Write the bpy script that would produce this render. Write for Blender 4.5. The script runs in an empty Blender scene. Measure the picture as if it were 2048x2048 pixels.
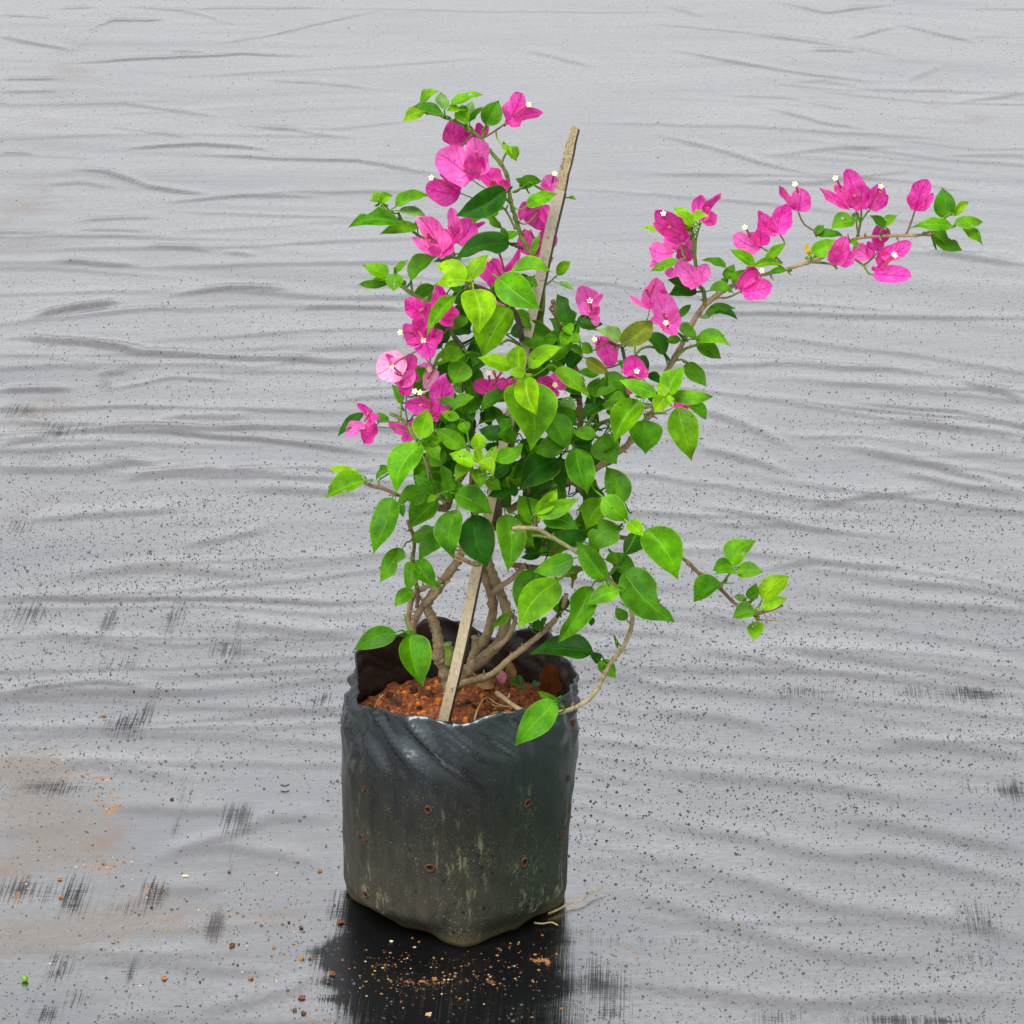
import bpy, bmesh, math, random
import numpy as np
from mathutils import Vector, Matrix, Quaternion

random.seed(11)
RNG = np.random.default_rng(11)
S = bpy.context.scene
COL = S.collection
R = math.radians

# ------------------------------------------------------------------ camera
CAM_H, PITCH, FPX = 1.505, R(22.0), 7000.0          # focal length in pixels of a 2048 px wide picture
cam_data = bpy.data.cameras.new("camera")
cam = bpy.data.objects.new("camera", cam_data)
COL.objects.link(cam)
cam.location = (0, 0, CAM_H)
cam.rotation_euler = (R(90) - PITCH, 0, 0)
cam_data.sensor_width = 36.0
cam_data.lens = 36.0 * FPX / 2048.0
cam_data.clip_start, cam_data.clip_end = 0.05, 200
S.camera = cam

# ------------------------------------------------------------------ sky, sun, exposure (soft overcast daylight)
SUN_EL, SUN_ROT = R(62), R(205)
world = bpy.data.worlds.new("World")
S.world = world
world.use_nodes = True
wn, wl = world.node_tree.nodes, world.node_tree.links
wn.clear()
w_out = wn.new("ShaderNodeOutputWorld")
w_bg = wn.new("ShaderNodeBackground")
w_sky = wn.new("ShaderNodeTexSky")
w_hsv = wn.new("ShaderNodeHueSaturation")
w_sky.sky_type = 'NISHITA'
w_sky.sun_disc = False
w_sky.sun_elevation = SUN_EL
w_sky.sun_rotation = SUN_ROT
w_sky.air_density, w_sky.dust_density, w_sky.ozone_density = 1.0, 4.0, 1.0
w_hsv.inputs["Saturation"].default_value = 0.13
wl.new(w_sky.outputs[0], w_hsv.inputs["Color"])
wl.new(w_hsv.outputs[0], w_bg.inputs["Color"])
w_bg.inputs["Strength"].default_value = 0.15
wl.new(w_bg.outputs[0], w_out.inputs[0])
sun_d = bpy.data.lights.new("sun", 'SUN')
sun_d.energy = 1.5
sun_d.angle = R(34)
sun_d.color = (1.0, 0.965, 0.91)
sun = bpy.data.objects.new("sun", sun_d)
COL.objects.link(sun)
_az = SUN_ROT
sdir = Vector((math.sin(_az) * math.cos(SUN_EL), math.cos(_az) * math.cos(SUN_EL), math.sin(SUN_EL)))
sun.rotation_euler = sdir.to_track_quat('Z', 'Y').to_euler()
S.view_settings.view_transform = 'Standard'
S.view_settings.look = 'None'
S.view_settings.exposure = 0.9
S.view_settings.gamma = 1.0
S.render.engine = 'CYCLES'

# ------------------------------------------------------------------ geometry of the place
CP, SP = math.cos(PITCH), math.sin(PITCH)
Y0 = 2.80                                            # distance of the bag's axis


def ray(px, py):
    u, v = (px - 1024.0) / FPX, (py - 1024.0) / FPX
    return Vector((u, CP - v * SP, -SP - v * CP))    # right, forward, up


def at(px, py, front=0.0):
    """the point seen at a spot of the photograph, `front` metres nearer than the bag's axis"""
    d = ray(px, py)
    t = (Y0 - front) / d.y
    return Vector((d.x * t, d.y * t, CAM_H + d.z * t))


def on_ground(px, py, z=0.0):
    d = ray(px, py)
    t = (z - CAM_H) / d.z
    return Vector((d.x * t, d.y * t, z))


VIEWS = {'A': (640, 160, 3.715), 'B': (640, 600, 3.715), 'C': (1000, 560, 3.715),
         'D': (1240, 300, 2.542), 'E': (640, 1000, 3.715), 'F': (1060, 1000, 3.45), 'G': (640, 1400, 3.22)}


def vpx(view, x, y):
    ox, oy, s = VIEWS[view]
    return ox + x / s, oy + y / s


BASE = on_ground(909, 1790)
X0 = BASE.x

# ------------------------------------------------------------------ noise on arrays
_TAB = RNG.random((256, 256))


def vnoise(x, y):
    xi, yi = np.floor(x).astype(int), np.floor(y).astype(int)
    fx, fy = x - xi, y - yi
    fx, fy = fx * fx * (3 - 2 * fx), fy * fy * (3 - 2 * fy)
    g = lambda a, b: _TAB[a & 255, b & 255]
    return (g(xi, yi) * (1 - fx) + g(xi + 1, yi) * fx) * (1 - fy) + (g(xi, yi + 1) * (1 - fx) + g(xi + 1, yi + 1) * fx) * fy


def sstep(a, b, x):
    t = np.clip((x - a) / (b - a), 0, 1)
    return t * t * (3 - 2 * t)


# ------------------------------------------------------------------ node helpers
def mat(name):
    m = bpy.data.materials.new(name)
    m.use_nodes = True
    nt = m.node_tree
    nt.nodes.clear()
    out = nt.nodes.new("ShaderNodeOutputMaterial")
    return m, nt, out


def N(nt, kind, **kw):
    n = nt.nodes.new("ShaderNode" + kind)
    for k, v in kw.items():
        if k.startswith("i_"):
            n.inputs[k[2:].replace("_", " ")].default_value = v
        else:
            setattr(n, k, v)
    return n


def L(nt, a, b):
    nt.links.new(a, b)


def math_node(nt, op, a, b=None, clamp=False):
    n = nt.nodes.new("ShaderNodeMath")
    n.operation = op
    n.use_clamp = clamp
    for i, v in enumerate((a, b)):
        if v is None:
            continue
        if hasattr(v, "links"):
            nt.links.new(v, n.inputs[i])
        else:
            n.inputs[i].default_value = v
    return n.outputs[0]


def ramp(nt, fac, stops, interp='LINEAR'):
    n = nt.nodes.new("ShaderNodeValToRGB")
    n.color_ramp.interpolation = interp
    e = n.color_ramp.elements
    while len(e) < len(stops):
        e.new(0.5)
    for k, (p, c) in enumerate(stops):
        e[k].position = p
        e[k].color = (c, c, c, 1) if not hasattr(c, "__len__") else (*c, 1)
    nt.links.new(fac, n.inputs[0])
    return n.outputs[0]


def mixc(nt, fac, a, b, blend='MIX'):
    n = nt.nodes.new("ShaderNodeMix")
    n.data_type = 'RGBA'
    n.blend_type = blend
    n.clamp_factor = True
    for sock, v in ((n.inputs[0], fac), (n.inputs[6], a), (n.inputs[7], b)):
        if hasattr(v, "links"):
            nt.links.new(v, sock)
        elif hasattr(v, "__len__"):
            sock.default_value = (*v, 1) if len(v) == 3 else v
        else:
            sock.default_value = v
    return n.outputs[2]


def mapped(nt, scale, rot=(0, 0, 0), coord="Object"):
    tc = N(nt, "TexCoord")
    src = tc.outputs[coord]
    if any(rot):
        m0 = N(nt, "Mapping")
        m0.inputs["Rotation"].default_value = rot
        L(nt, src, m0.inputs["Vector"])
        src = m0.outputs[0]
    mp = N(nt, "Mapping")
    mp.inputs["Scale"].default_value = scale
    L(nt, src, mp.inputs["Vector"])
    return mp.outputs[0]


def noise(nt, vec, scale, detail=4.0, rough=0.55):
    n = N(nt, "TexNoise")
    n.inputs["Scale"].default_value = scale
    n.inputs["Detail"].default_value = detail
    n.inputs["Roughness"].default_value = rough
    if vec is not None:
        L(nt, vec, n.inputs["Vector"])
    return n.outputs[0]


# ------------------------------------------------------------------ object helpers
def tag(o, label=None, cat=None, group=None, kind=None):
    for k, v in (("label", label), ("category", cat), ("group", group), ("kind", kind)):
        if v:
            o[k] = v
    return o


def empty(name, loc, parent=None):
    o = bpy.data.objects.new(name, None)
    o.empty_display_size = 0.02
    COL.objects.link(o)
    if parent:
        o.parent = parent
        o.matrix_parent_inverse = Matrix.Identity(4)
        o.location = Vector(loc) - world_loc(parent)
    else:
        o.location = loc
    return o


def world_loc(o):
    v = Vector(o.location)
    while o.parent:
        o = o.parent
        v += Vector(o.location)
    return v


def obj(name, verts, faces, mats, parent=None, smooth=True, uvs=None, midx=None, origin=None):
    """one mesh object from world-space vertices; its origin goes to `origin`"""
    og = Vector(origin) if origin is not None else (sum((Vector(v) for v in verts), Vector()) / max(1, len(verts)))
    me = bpy.data.meshes.new(name)
    me.from_pydata([tuple(Vector(v) - og) for v in verts], [], faces)
    for m in (mats if isinstance(mats, (list, tuple)) else [mats]):
        me.materials.append(m)
    if midx is not None:
        me.polygons.foreach_set("material_index", midx)
    if smooth:
        me.polygons.foreach_set("use_smooth", [True] * len(me.polygons))
    if uvs is not None:
        ul = me.uv_layers.new(name="UVMap")
        li = np.empty(len(me.loops), dtype=np.int32)
        me.loops.foreach_get("vertex_index", li)
        ul.data.foreach_set("uv", np.asarray(uvs, dtype=np.float32)[li].ravel())
    me.update()
    o = bpy.data.objects.new(name, me)
    COL.objects.link(o)
    if parent:
        o.parent = parent
        o.location = og - world_loc(parent)
    else:
        o.location = og
    return o


def catmull(pts, n=6):
    """smooth a list of (Vector, radius)"""
    out = []
    P = [pts[0]] + list(pts) + [pts[-1]]
    for i in range(1, len(P) - 2):
        (p0, _), (p1, r1), (p2, r2), (p3, _) = P[i - 1], P[i], P[i + 1], P[i + 2]
        for k in range(n):
            t = k / n
            v = 0.5 * ((2 * p1) + (p2 - p0) * t + (2 * p0 - 5 * p1 + 4 * p2 - p3) * t * t + (3 * p1 - p0 - 3 * p2 + p3) * t ** 3)
            out.append((v, r1 + (r2 - r1) * t))
    out.append(pts[-1])
    return out


def tube_geo(path, sides=7, bump=0.0, cap=True):
    verts, faces, uvs = [], [], []
    up = Vector((0.3, -0.9, 0.2))
    ln = 0
    for i, (p, r) in enumerate(path):
        a = path[max(0, i - 1)][0]
        b = path[min(len(path) - 1, i + 1)][0]
        d = (b - a)
        d = d.normalized() if d.length > 1e-9 else Vector((0, 0, 1))
        if i:
            ln += (p - path[i - 1][0]).length
        x = (up - d * up.dot(d))
        x = x.normalized() if x.length > 1e-6 else d.orthogonal().normalized()
        up = x
        y = d.cross(x)
        for k in range(sides):
            an = 2 * math.pi * k / sides
            rr = r * (1 + bump * (random.random() - 0.5))
            verts.append(p + x * (math.cos(an) * rr) + y * (math.sin(an) * rr))
            uvs.append((ln * 50, k / sides))
    n = len(path)
    for i in range(n - 1):
        for k in range(sides):
            k2 = (k + 1) % sides
            faces.append((i * sides + k, i * sides + k2, (i + 1) * sides + k2, (i + 1) * sides + k))
    if cap:
        faces.append(tuple(range(sides - 1, -1, -1)))
        faces.append(tuple(range((n - 1) * sides, n * sides)))
    return verts, faces, uvs


# ================================================================== GROUND SHEET
# wrinkles of the sheet: lines traced in close-ups (origin x, origin y, zoom), then half width and height in mm, dust 0..1
_W = []


def wr(ox, oy, sc, width, high, dust, text):
    for ln in text.split(';'):
        g = [on_ground(ox + float(p.split(',')[0]) / sc, oy + float(p.split(',')[1]) / sc) for p in ln.split()]
        _W.append(([q.x for q in g], [q.y for q in g], width / 1000, high / 1000, dust))


wr(0, 0, 1.887, 9, 3.0, .9, "0,135 280,190;335,115 420,78 620,75;280,235 640,215 920,200 1000,205 1130,210;770,585 1350,605 1640,655;280,640 400,650 560,700 800,735;0,300 230,298;490,560 760,545 1010,560")
wr(0, 0, 1.887, 8, 2.0, .6, "215,35 355,30;650,190 780,195;470,25 690,40 870,90;700,35 1200,30;830,160 1000,140 1420,40;0,345 210,345;640,760 900,740 1200,740;300,830 600,820;290,870 570,870;460,385 800,430;850,950 960,970;0,60 200,70;1000,300 1400,330;420,480 720,520;900,470 1300,520;560,930 800,945")
wr(0, 0, 1.887, 9, 2.6, .75, "130,1200 280,1160 450,1140;70,1275 350,1295 520,1320;660,1105 880,1085 1090,1090;1130,1150 1530,1160;220,985 520,1005;0,575 130,578")
wr(1024, 0, 1.887, 10, 2.6, .6, "930,130 1180,165 1430,205;620,190 830,230 1110,280 1340,305;1130,190 1300,195;1460,90 1740,155;1000,5 1180,45 1450,10;960,405 1170,460 1330,490;560,510 760,560 900,600 1180,670;1280,140 1440,100")
wr(1024, 0, 1.887, 14, 2.4, .3, "840,680 1130,690 1500,640;990,580 1200,555 1440,550;1530,920 1700,975 1900,1000;580,20 720,60;1500,305 1620,250;60,190 300,250;1690,380 1932,350")
wr(0, 600, 2.415, 10, 3.2, .75, "160,80 380,35 560,10;80,185 350,195 700,255 900,265 1300,280 1600,295 1800,285;520,625 850,635 1150,660 1500,700 1800,735;0,435 340,425;0,1430 500,1440 1000,1440 1800,1455;0,1930 200,1870 480,1850 740,1870")
wr(0, 600, 2.415, 13, 2.6, .35, "480,350 620,340;0,815 400,820 700,780;790,565 1200,560;150,1060 500,1030 900,1000;1030,1800 1160,1700 1300,1610;900,1180 1300,1100;1200,900 1750,930;600,860 1100,800;0,700 260,650;300,1330 800,1290 1300,1330;1100,1560 1700,1620;200,1600 700,1680")
wr(1400, 700, 2.76, 12, 2.6, .5, "0,330 250,410 490,530;0,540 250,600 480,670;0,860 250,900 600,980 800,1000;860,550 1250,620 1788,770;1080,400 1500,440 1788,470;1430,170 1788,270;1100,670 1400,730 1788,790;380,1190 640,1160 900,1200 1080,1195;600,860 900,800 1250,770")
wr(1400, 700, 2.76, 14, 2.8, .4, "760,1360 1100,1390 1788,1440;400,1640 900,1710 1400,1770 1788,1815;0,1650 300,1700 600,1750;0,1450 250,1500")
wr(1100, 1300, 2.038, 15, 2.8, .3, "400,480 800,510 1200,560 1500,620;400,700 800,760 1100,830 1500,850 1932,940;450,860 800,940 1100,1030 1600,1090 1932,1180;430,1010 700,1110 900,1170 1200,1230 1500,1250;400,1340 700,1390 1100,1430 1932,1400;420,240 700,260 900,310;1200,680 1500,730 1932,800;1350,350 1932,430")
wr(1100, 1300, 2.038, 5, 1.0, .25, ";".join("%d,%d 240,%d 386,%d" % (100 - k * 3, y, y + 28, y + 58) for k, y in enumerate(range(190, 1300, 74))))
wr(0, 1400, 2.76, 13, 2.6, .3, "600,590 1000,610 1300,600;850,890 1200,770 1500,640 1800,650;960,850 1250,800 1600,850 1850,960;400,1430 900,1430 1500,1500;560,1790 900,1740;1100,1700 1600,1590 1900,1400;0,400 500,350 1000,420;700,1120 900,1060 1200,1040;0,720 400,700")
_wr = random.Random(31)
for _ in range(170):                                  # short creases between the long ones
    px_ = _wr.uniform(-40, 2090)
    py_ = _wr.uniform(0, 1500) if _wr.random() < .75 else _wr.uniform(0, 2048)
    if 700 < px_ < 1330 and py_ < 560 and _wr.random() < .8:
        continue
    g_ = on_ground(px_, py_)
    ln_ = _wr.uniform(.05, .30)
    sl = (-.05 + (.30 if px_ > 1100 else 0)) + _wr.uniform(-.22, .22)
    cv = _wr.uniform(-.03, .03)
    _W.append(([g_.x - ln_, g_.x, g_.x + ln_], [g_.y + sl * ln_ + cv, g_.y, g_.y - sl * ln_ + cv], _wr.uniform(.006, .013), _wr.uniform(.0006, .0019), _wr.uniform(.05, .5)))


def ripple(x, y):
    """height of the wet sheet and how much dust lies in the fold at a place"""
    shp = x.shape
    x, y = x.ravel(), y.ravel()
    v = y + 0.30 * np.log1p(np.exp((x - 0.12) * 9)) / 9 - 0.05 * np.sin(x * 2.3 + y)
    v = v + 0.09 * (vnoise(x * 1.7 + 40, y * 1.9) - .5) + 0.03 * (vnoise(x * 4 + 70, y * 5) - .5)
    h = 0.0034 * (vnoise(x * 1.4 + 3, v * 8) - .5) + 0.0017 * (vnoise(x * 2.8 + 60, v * 17) - .5) \
        + 0.0009 * (vnoise(x * 6 + 20, v * 36) - .5)
    smooth_mid = 1 - .75 * np.exp(-((x - .0) / .28) ** 2) * sstep(4.4, 5.2, y)
    h = h * .8 * smooth_mid * (.62 + .38 * sstep(3.0, 4.2, y))
    dust = np.zeros_like(h)
    jit = .010 * (vnoise(x * 14 + 9, y * 9) - .5) + .005 * (vnoise(x * 45 + 9, y * 30) - .5)
    for xs, ys, w, hh, du in _W:
        x0, x1 = xs[0], xs[-1]
        m = np.nonzero((x > min(x0, x1) - .05) & (x < max(x0, x1) + .05) & (y > min(ys) - .1) & (y < max(ys) + .1))[0]
        if not len(m):
            continue
        xm = x[m]
        yc = np.interp(xm, xs, ys) if x1 > x0 else np.interp(xm, xs[::-1], ys[::-1])
        t = (xm - min(x0, x1)) / (abs(x1 - x0) + 1e-6)
        env = sstep(-.12, .22, t) * (1 - sstep(.78, 1.12, t))
        d = (y[m] + jit[m] - yc) / w
        # steeper on the side that faces the camera, a shallow trough in front
        prof = np.where(d < 0, np.exp(-(d / .75) ** 2), np.exp(-(d / 1.7) ** 2))
        h[m] += hh * (.60 + .40 * sstep(3.3, 4.2, y[m]) - .38 * sstep(4.4, 5.4, y[m])) * env * prof
        dust[m] = np.maximum(dust[m], du * env * np.exp(-((d + .75) / .6) ** 2))
    dist = np.hypot(x - X0, (y - Y0) * 0.9 + .03)
    calm = sstep(.11, .20, dist)
    xs = .112 + .043 * (y - 2.6)                        # a pressed fold line running away from the camera
    h = h * calm + .0014 * np.exp(-((x - xs) / .009) ** 2) * calm
    return h.reshape(shp), (dust * calm).reshape(shp)


def grid_axis(segments):
    out = []
    for a, b, n in segments:
        out += list(np.linspace(a, b, n, endpoint=False))
    out.append(segments[-1][1])
    return np.array(out)


gx = grid_axis([(-6, -1.3, 30), (-1.3, 1.3, 330), (1.3, 6, 30)])
gy = grid_axis([(-1.0, 2.3, 25), (2.3, 4.2, 380), (4.2, 6.6, 330), (6.6, 12, 40)])
GX, GY = np.meshgrid(gx, gy)
gh, gcrease = ripple(GX, GY)


def blob(px, py, rx, ry, amp=1.0):
    g = on_ground(px, py)
    sx = rx / FPX * math.hypot(g.y, CAM_H)
    e = on_ground(px, py + ry)
    sy = abs(g.y - e.y)
    return amp * np.exp(-(((GX - g.x) / sx) ** 2 + ((GY - g.y) / sy) ** 2))


mud = sum(blob(*b) for b in [(40, 450, 90, 260, .34), (120, 150, 120, 110, .30), (90, 800, 130, 70, .42), (60, 1010, 120, 60, .36), (1420, 330, 120, 40, .3), (1900, 200, 120, 120, .26), (150, 1850, 220, 60, .5), (60, 1540, 110, 50, 1.0), (110, 1640, 130, 60, 1.1), (20, 1730, 110, 40, .8), (200, 1700, 60, 30, .6),
                             (330, 1130, 130, 14, .55), (200, 1860, 200, 40, .45), (300, 1800, 160, 40, .4), (560, 1830, 70, 25, .4),
                             (60, 1900, 140, 40, .45), (880, 1950, 170, 50, .45), (640, 1990, 60, 40, .35)])
crust = sum(blob(*b) for b in [(150, 1548, 60, 12, 1.), (205, 1560, 22, 14, 1.), (222, 1615, 24, 32, 1.2), (150, 1500, 60, 20, .6), (200, 1735, 60, 14, 1.1), (290, 1785, 20, 16, 1.1), (30, 1795, 36, 20, 1.),
                               (262, 1880, 10, 14, .9), (298, 1880, 10, 14, .9), (540, 1840, 26, 9, 1.1), (235, 1880, 30, 10, .7), (420, 1825, 24, 10, .8), (125, 1800, 18, 8, .9), (230, 1755, 24, 10, .8), (395, 1865, 20, 9, .6),
                               (80, 1500, 50, 20, .5), (360, 1130, 60, 5, .8), (850, 1965, 60, 6, .62), (760, 1935, 14, 14, .8), (1080, 1920, 30, 10, .8), (1010, 1895, 50, 22, .5), (900, 1935, 150, 45, .48), (800, 1980, 50, 12, .55), (980, 1965, 70, 10, .5), (1090, 1940, 14, 30, .65)])
dry = sum(blob(*b) for b in [(60, 1230, 60, 30, .8), (215, 1245, 18, 40, .7), (345, 1240, 25, 40, .9), (480, 1250, 10, 40, .55), (250, 1450, 50, 30, 1.0),
                             (305, 1400, 25, 40, .8), (120, 1575, 100, 22, .95), (60, 1780, 80, 30, .9), (150, 1800, 35, 50, 1.0),
                             (310, 1780, 28, 45, 1.0), (400, 1510, 12, 30, .6), (370, 1600, 14, 35, .7), (470, 1640, 40, 45, .75),
                             (350, 1650, 10, 30, .6), (460, 1740, 12, 35, .8), (110, 1945, 45, 40, 1.0), (260, 1950, 12, 40, .9), (95, 2030, 40, 30, 1.0),
                             (160, 1995, 30, 20, .7), (430, 1850, 16, 40, .9), (240, 1820, 40, 20, .7), (640, 1400, 35, 25, .75), (665, 1385, 20, 20, .6),
                             (150, 860, 80, 25, .75), (110, 700, 60, 20, .6), (210, 770, 35, 22, .6), (90, 920, 60, 20, .6), (40, 1060, 60, 30, .6), (30, 820, 50, 20, .6),
                             (450, 1300, 45, 22, .6), (230, 1330, 70, 25, .55), (1600, 1385, 60, 14, .75), (1700, 1380, 60, 14, .65), (1830, 1385, 50, 16, .7),
                             (1950, 1390, 70, 20, .95), (2030, 1580, 30, 25, .8), (1920, 1565, 20, 14, .7), (1970, 1580, 60, 10, .5),
                             (1200, 1960, 60, 50, .95), (1250, 1880, 60, 12, .8), (1380, 1880, 70, 10, .7), (1180, 1860, 40, 14, .6), (1230, 2030, 60, 25, .8),
                             (1560, 2035, 60, 20, .8), (1750, 2040, 80, 14, .75), (1900, 2042, 100, 12, .8), (1960, 1840, 60, 40, .65),
                             (1850, 1640, 60, 8, .55), (1950, 1920, 60, 20, .55), (740, 2030, 60, 14, .9), (690, 1970, 30, 30, .6)])
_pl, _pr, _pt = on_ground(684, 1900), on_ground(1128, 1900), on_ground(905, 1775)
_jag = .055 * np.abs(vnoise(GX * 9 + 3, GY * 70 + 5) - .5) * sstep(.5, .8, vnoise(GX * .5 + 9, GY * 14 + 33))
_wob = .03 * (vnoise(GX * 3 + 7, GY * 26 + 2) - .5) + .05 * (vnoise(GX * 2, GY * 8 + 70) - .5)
bag_reflect = sstep(-.022, .022, GX - _pl.x + _wob + _jag) * (1 - sstep(-.03, .03, GX - _pr.x + 1.2 * _wob - 1.3 * _jag)) * (1 - sstep(-.01, .01, GY - _pt.y)) * sstep(2.2, 2.5, GY)  # dark reflection of the bag, painted black into the sheet
bag_reflect = bag_reflect * (1 - .28 * sstep(2.66, 2.55, GY) * vnoise(GX * 12, GY * 40) * 1.6)
dry = np.maximum(dry, 1.5 * bag_reflect)  # mask holds the dry weave and the bag's painted reflection
verts = np.stack([GX, GY, gh], -1).reshape(-1, 3)
ny, nx = GX.shape
ii = np.arange(ny * nx).reshape(ny, nx)
quads = np.stack([ii[:-1, :-1], ii[:-1, 1:], ii[1:, 1:], ii[1:, :-1]], -1).reshape(-1, 4)
gme = bpy.data.meshes.new("ground_sheet")
gme.vertices.add(len(verts))
gme.vertices.foreach_set("co", verts.astype(np.float32).ravel())
gme.loops.add(quads.size)
gme.loops.foreach_set("vertex_index", quads.astype(np.int32).ravel())
gme.polygons.add(len(quads))
gme.polygons.foreach_set("loop_start", np.arange(0, quads.size, 4, dtype=np.int32))
gme.polygons.foreach_set("use_smooth", np.ones(len(quads), dtype=bool))
gme.update()
gme.validate()
for nm, arr in (("fold", gcrease), ("mud", mud), ("dry", dry), ("crust", crust)):  # "dry" holds the dry weave and the bag's painted reflection
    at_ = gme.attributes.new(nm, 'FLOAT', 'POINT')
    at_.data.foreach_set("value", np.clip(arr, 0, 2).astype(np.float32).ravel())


def sheet_material():
    m, nt, out = mat("wet_sheet")
    WEAVE = R(2.4)
    fold = N(nt, "Attribute", attribute_name="fold").outputs["Fac"]
    mudv = N(nt, "Attribute", attribute_name="mud").outputs["Fac"]
    dry_reflect = N(nt, "Attribute", attribute_name="dry").outputs["Fac"]
    base_vec = mapped(nt, (1, 1, 1))
    along = noise(nt, mapped(nt, (620, 8, 1), (0, 0, WEAVE)), 1.0, 3, .6)       # streaks down the weave
    across = noise(nt, mapped(nt, (14, 420, 1), (0, 0, WEAVE)), 1.0, 3, .6)
    weft = noise(nt, mapped(nt, (40, 560, 1), (0, 0, WEAVE)), 1.0, 2, .6)
    patch = noise(nt, base_vec, 9.0, 5, .6)
    fine = noise(nt, base_vec, 140.0, 4, .65)
    grain = noise(nt, base_vec, 700.0, 2, .6)
    broad = noise(nt, mapped(nt, (2.2, 6, 1)), 1.0, 4, .6)
    # dry threads: black weave showing where the water film has broken, plus the bag's painted reflection
    th = math_node(nt, 'ADD', dry_reflect, math_node(nt, 'MULTIPLY', math_node(nt, 'SUBTRACT', along, .5), 3.0))
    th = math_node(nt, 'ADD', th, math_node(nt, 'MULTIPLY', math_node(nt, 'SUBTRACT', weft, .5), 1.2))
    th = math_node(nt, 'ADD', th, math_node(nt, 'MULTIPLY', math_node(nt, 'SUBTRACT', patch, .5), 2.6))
    thread_reflect = ramp(nt, th, [(.45, 0.0), (1.25, .9)])
    thread_reflect = math_node(nt, 'MULTIPLY', thread_reflect, ramp(nt, dry_reflect, [(.5, .62), (1.15, 1.0)]))
    thread_reflect = math_node(nt, 'MULTIPLY', thread_reflect, ramp(nt, dry_reflect, [(.12, 0.0), (.4, 1.0)]))
    # colour of the film: silvery grey, a little uneven, dusty in the folds
    c = mixc(nt, ramp(nt, broad, [(.3, 0.0), (.7, 1.0)]), (.475, .472, .478), (.61, .604, .60))
    c = mixc(nt, ramp(nt, fine, [(.35, 0.0), (.75, 1.0)]), c, (.44, .435, .435))
    streaky = ramp(nt, along, [(.55, 0.0), (.8, .35)])
    c = mixc(nt, streaky, c, (.43, .425, .43))
    dust = math_node(nt, 'MULTIPLY', math_node(nt, 'MULTIPLY', fold, ramp(nt, fine, [(.25, .5), (.7, 1.0)])), .8, True)
    c = mixc(nt, dust, c, (.20, .165, .12))
    mudm = ramp(nt, math_node(nt, 'ADD', mudv, math_node(nt, 'MULTIPLY', math_node(nt, 'SUBTRACT', patch, .5), 1.3)), [(.28, 0.0), (.85, .85)])
    mudm = math_node(nt, 'MULTIPLY', mudm, ramp(nt, fine, [(.2, .5), (.65, 1.0)]))
    film = N(nt, "BsdfPrincipled")
    L(nt, c, film.inputs["Base Color"])
    film.inputs["Metallic"].default_value = 1.0
    rgh = ramp(nt, fine, [(.3, .13), (.8, .24)])
    L(nt, rgh, film.inputs["Roughness"])
    bmp = N(nt, "Bump")
    bmp.inputs["Strength"].default_value = .22
    bmp.inputs["Distance"].default_value = .0012
    hsum = math_node(nt, 'ADD', math_node(nt, 'MULTIPLY', along, .5), math_node(nt, 'MULTIPLY', across, .6))
    crk = noise(nt, mapped(nt, (9, 42, 1), (0, 0, R(-7))), 1.0, 6, .62)
    hsum = math_node(nt, 'ADD', hsum, math_node(nt, 'MULTIPLY', fine, .5))
    hsum = math_node(nt, 'ADD', hsum, math_node(nt, 'MULTIPLY', crk, 2.6))
    L(nt, hsum, bmp.inputs["Height"])
    L(nt, bmp.outputs[0], film.inputs["Normal"])
    # soil dust lying on the film
    soil = N(nt, "BsdfPrincipled")
    sc = mixc(nt, ramp(nt, fine, [(.45, 0.0), (.62, 1.0)]), (.12, .10, .085), (.17, .09, .04))
    L(nt, mixc(nt, ramp(nt, patch, [(.52, 0.0), (.66, 1.0)]), (.135, .12, .105), sc), soil.inputs["Base Color"])
    soil.inputs["Roughness"].default_value = .75
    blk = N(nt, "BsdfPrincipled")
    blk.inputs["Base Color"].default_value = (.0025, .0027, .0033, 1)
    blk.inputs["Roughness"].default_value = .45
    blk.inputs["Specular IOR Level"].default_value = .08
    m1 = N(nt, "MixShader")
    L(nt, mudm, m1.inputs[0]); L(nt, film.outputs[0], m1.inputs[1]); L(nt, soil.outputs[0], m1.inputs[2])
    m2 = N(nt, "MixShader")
    L(nt, thread_reflect, m2.inputs[0]); L(nt, m1.outputs[0], m2.inputs[1]); L(nt, blk.outputs[0], m2.inputs[2])
    crv = N(nt, "Attribute", attribute_name="crust").outputs["Fac"]
    cth = math_node(nt, 'ADD', math_node(nt, 'MULTIPLY', crv, .55), math_node(nt, 'ADD', math_node(nt, 'MULTIPLY', math_node(nt, 'SUBTRACT', fine, .5), 1.5), math_node(nt, 'MULTIPLY', math_node(nt, 'SUBTRACT', grain, .5), 1.0)))
    cmask = math_node(nt, 'MULTIPLY', ramp(nt, cth, [(.52, 0.0), (.68, .9)]), ramp(nt, crv, [(.15, 0.0), (.35, 1.0)]))
    crs = N(nt, "BsdfPrincipled")
    L(nt, mixc(nt, ramp(nt, grain, [(.35, 0.0), (.65, 1.0)]), (.13, .05, .012), (.30, .15, .05)), crs.inputs["Base Color"])
    crs.inputs["Roughness"].default_value = .85
    m3 = N(nt, "MixShader")
    L(nt, cmask, m3.inputs[0]); L(nt, m2.outputs[0], m3.inputs[1]); L(nt, crs.outputs[0], m3.inputs[2])
    L(nt, m3.outputs[0], out.inputs[0])
    return m


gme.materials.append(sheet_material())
ground = bpy.data.objects.new("ground_sheet", gme)
COL.objects.link(ground)
tag(ground, "wrinkled wet grey plastic sheet covering the ground", kind="structure")


def ground_z(x, y):
    return float(ripple(np.array([x]), np.array([y]))[0][0])


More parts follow.
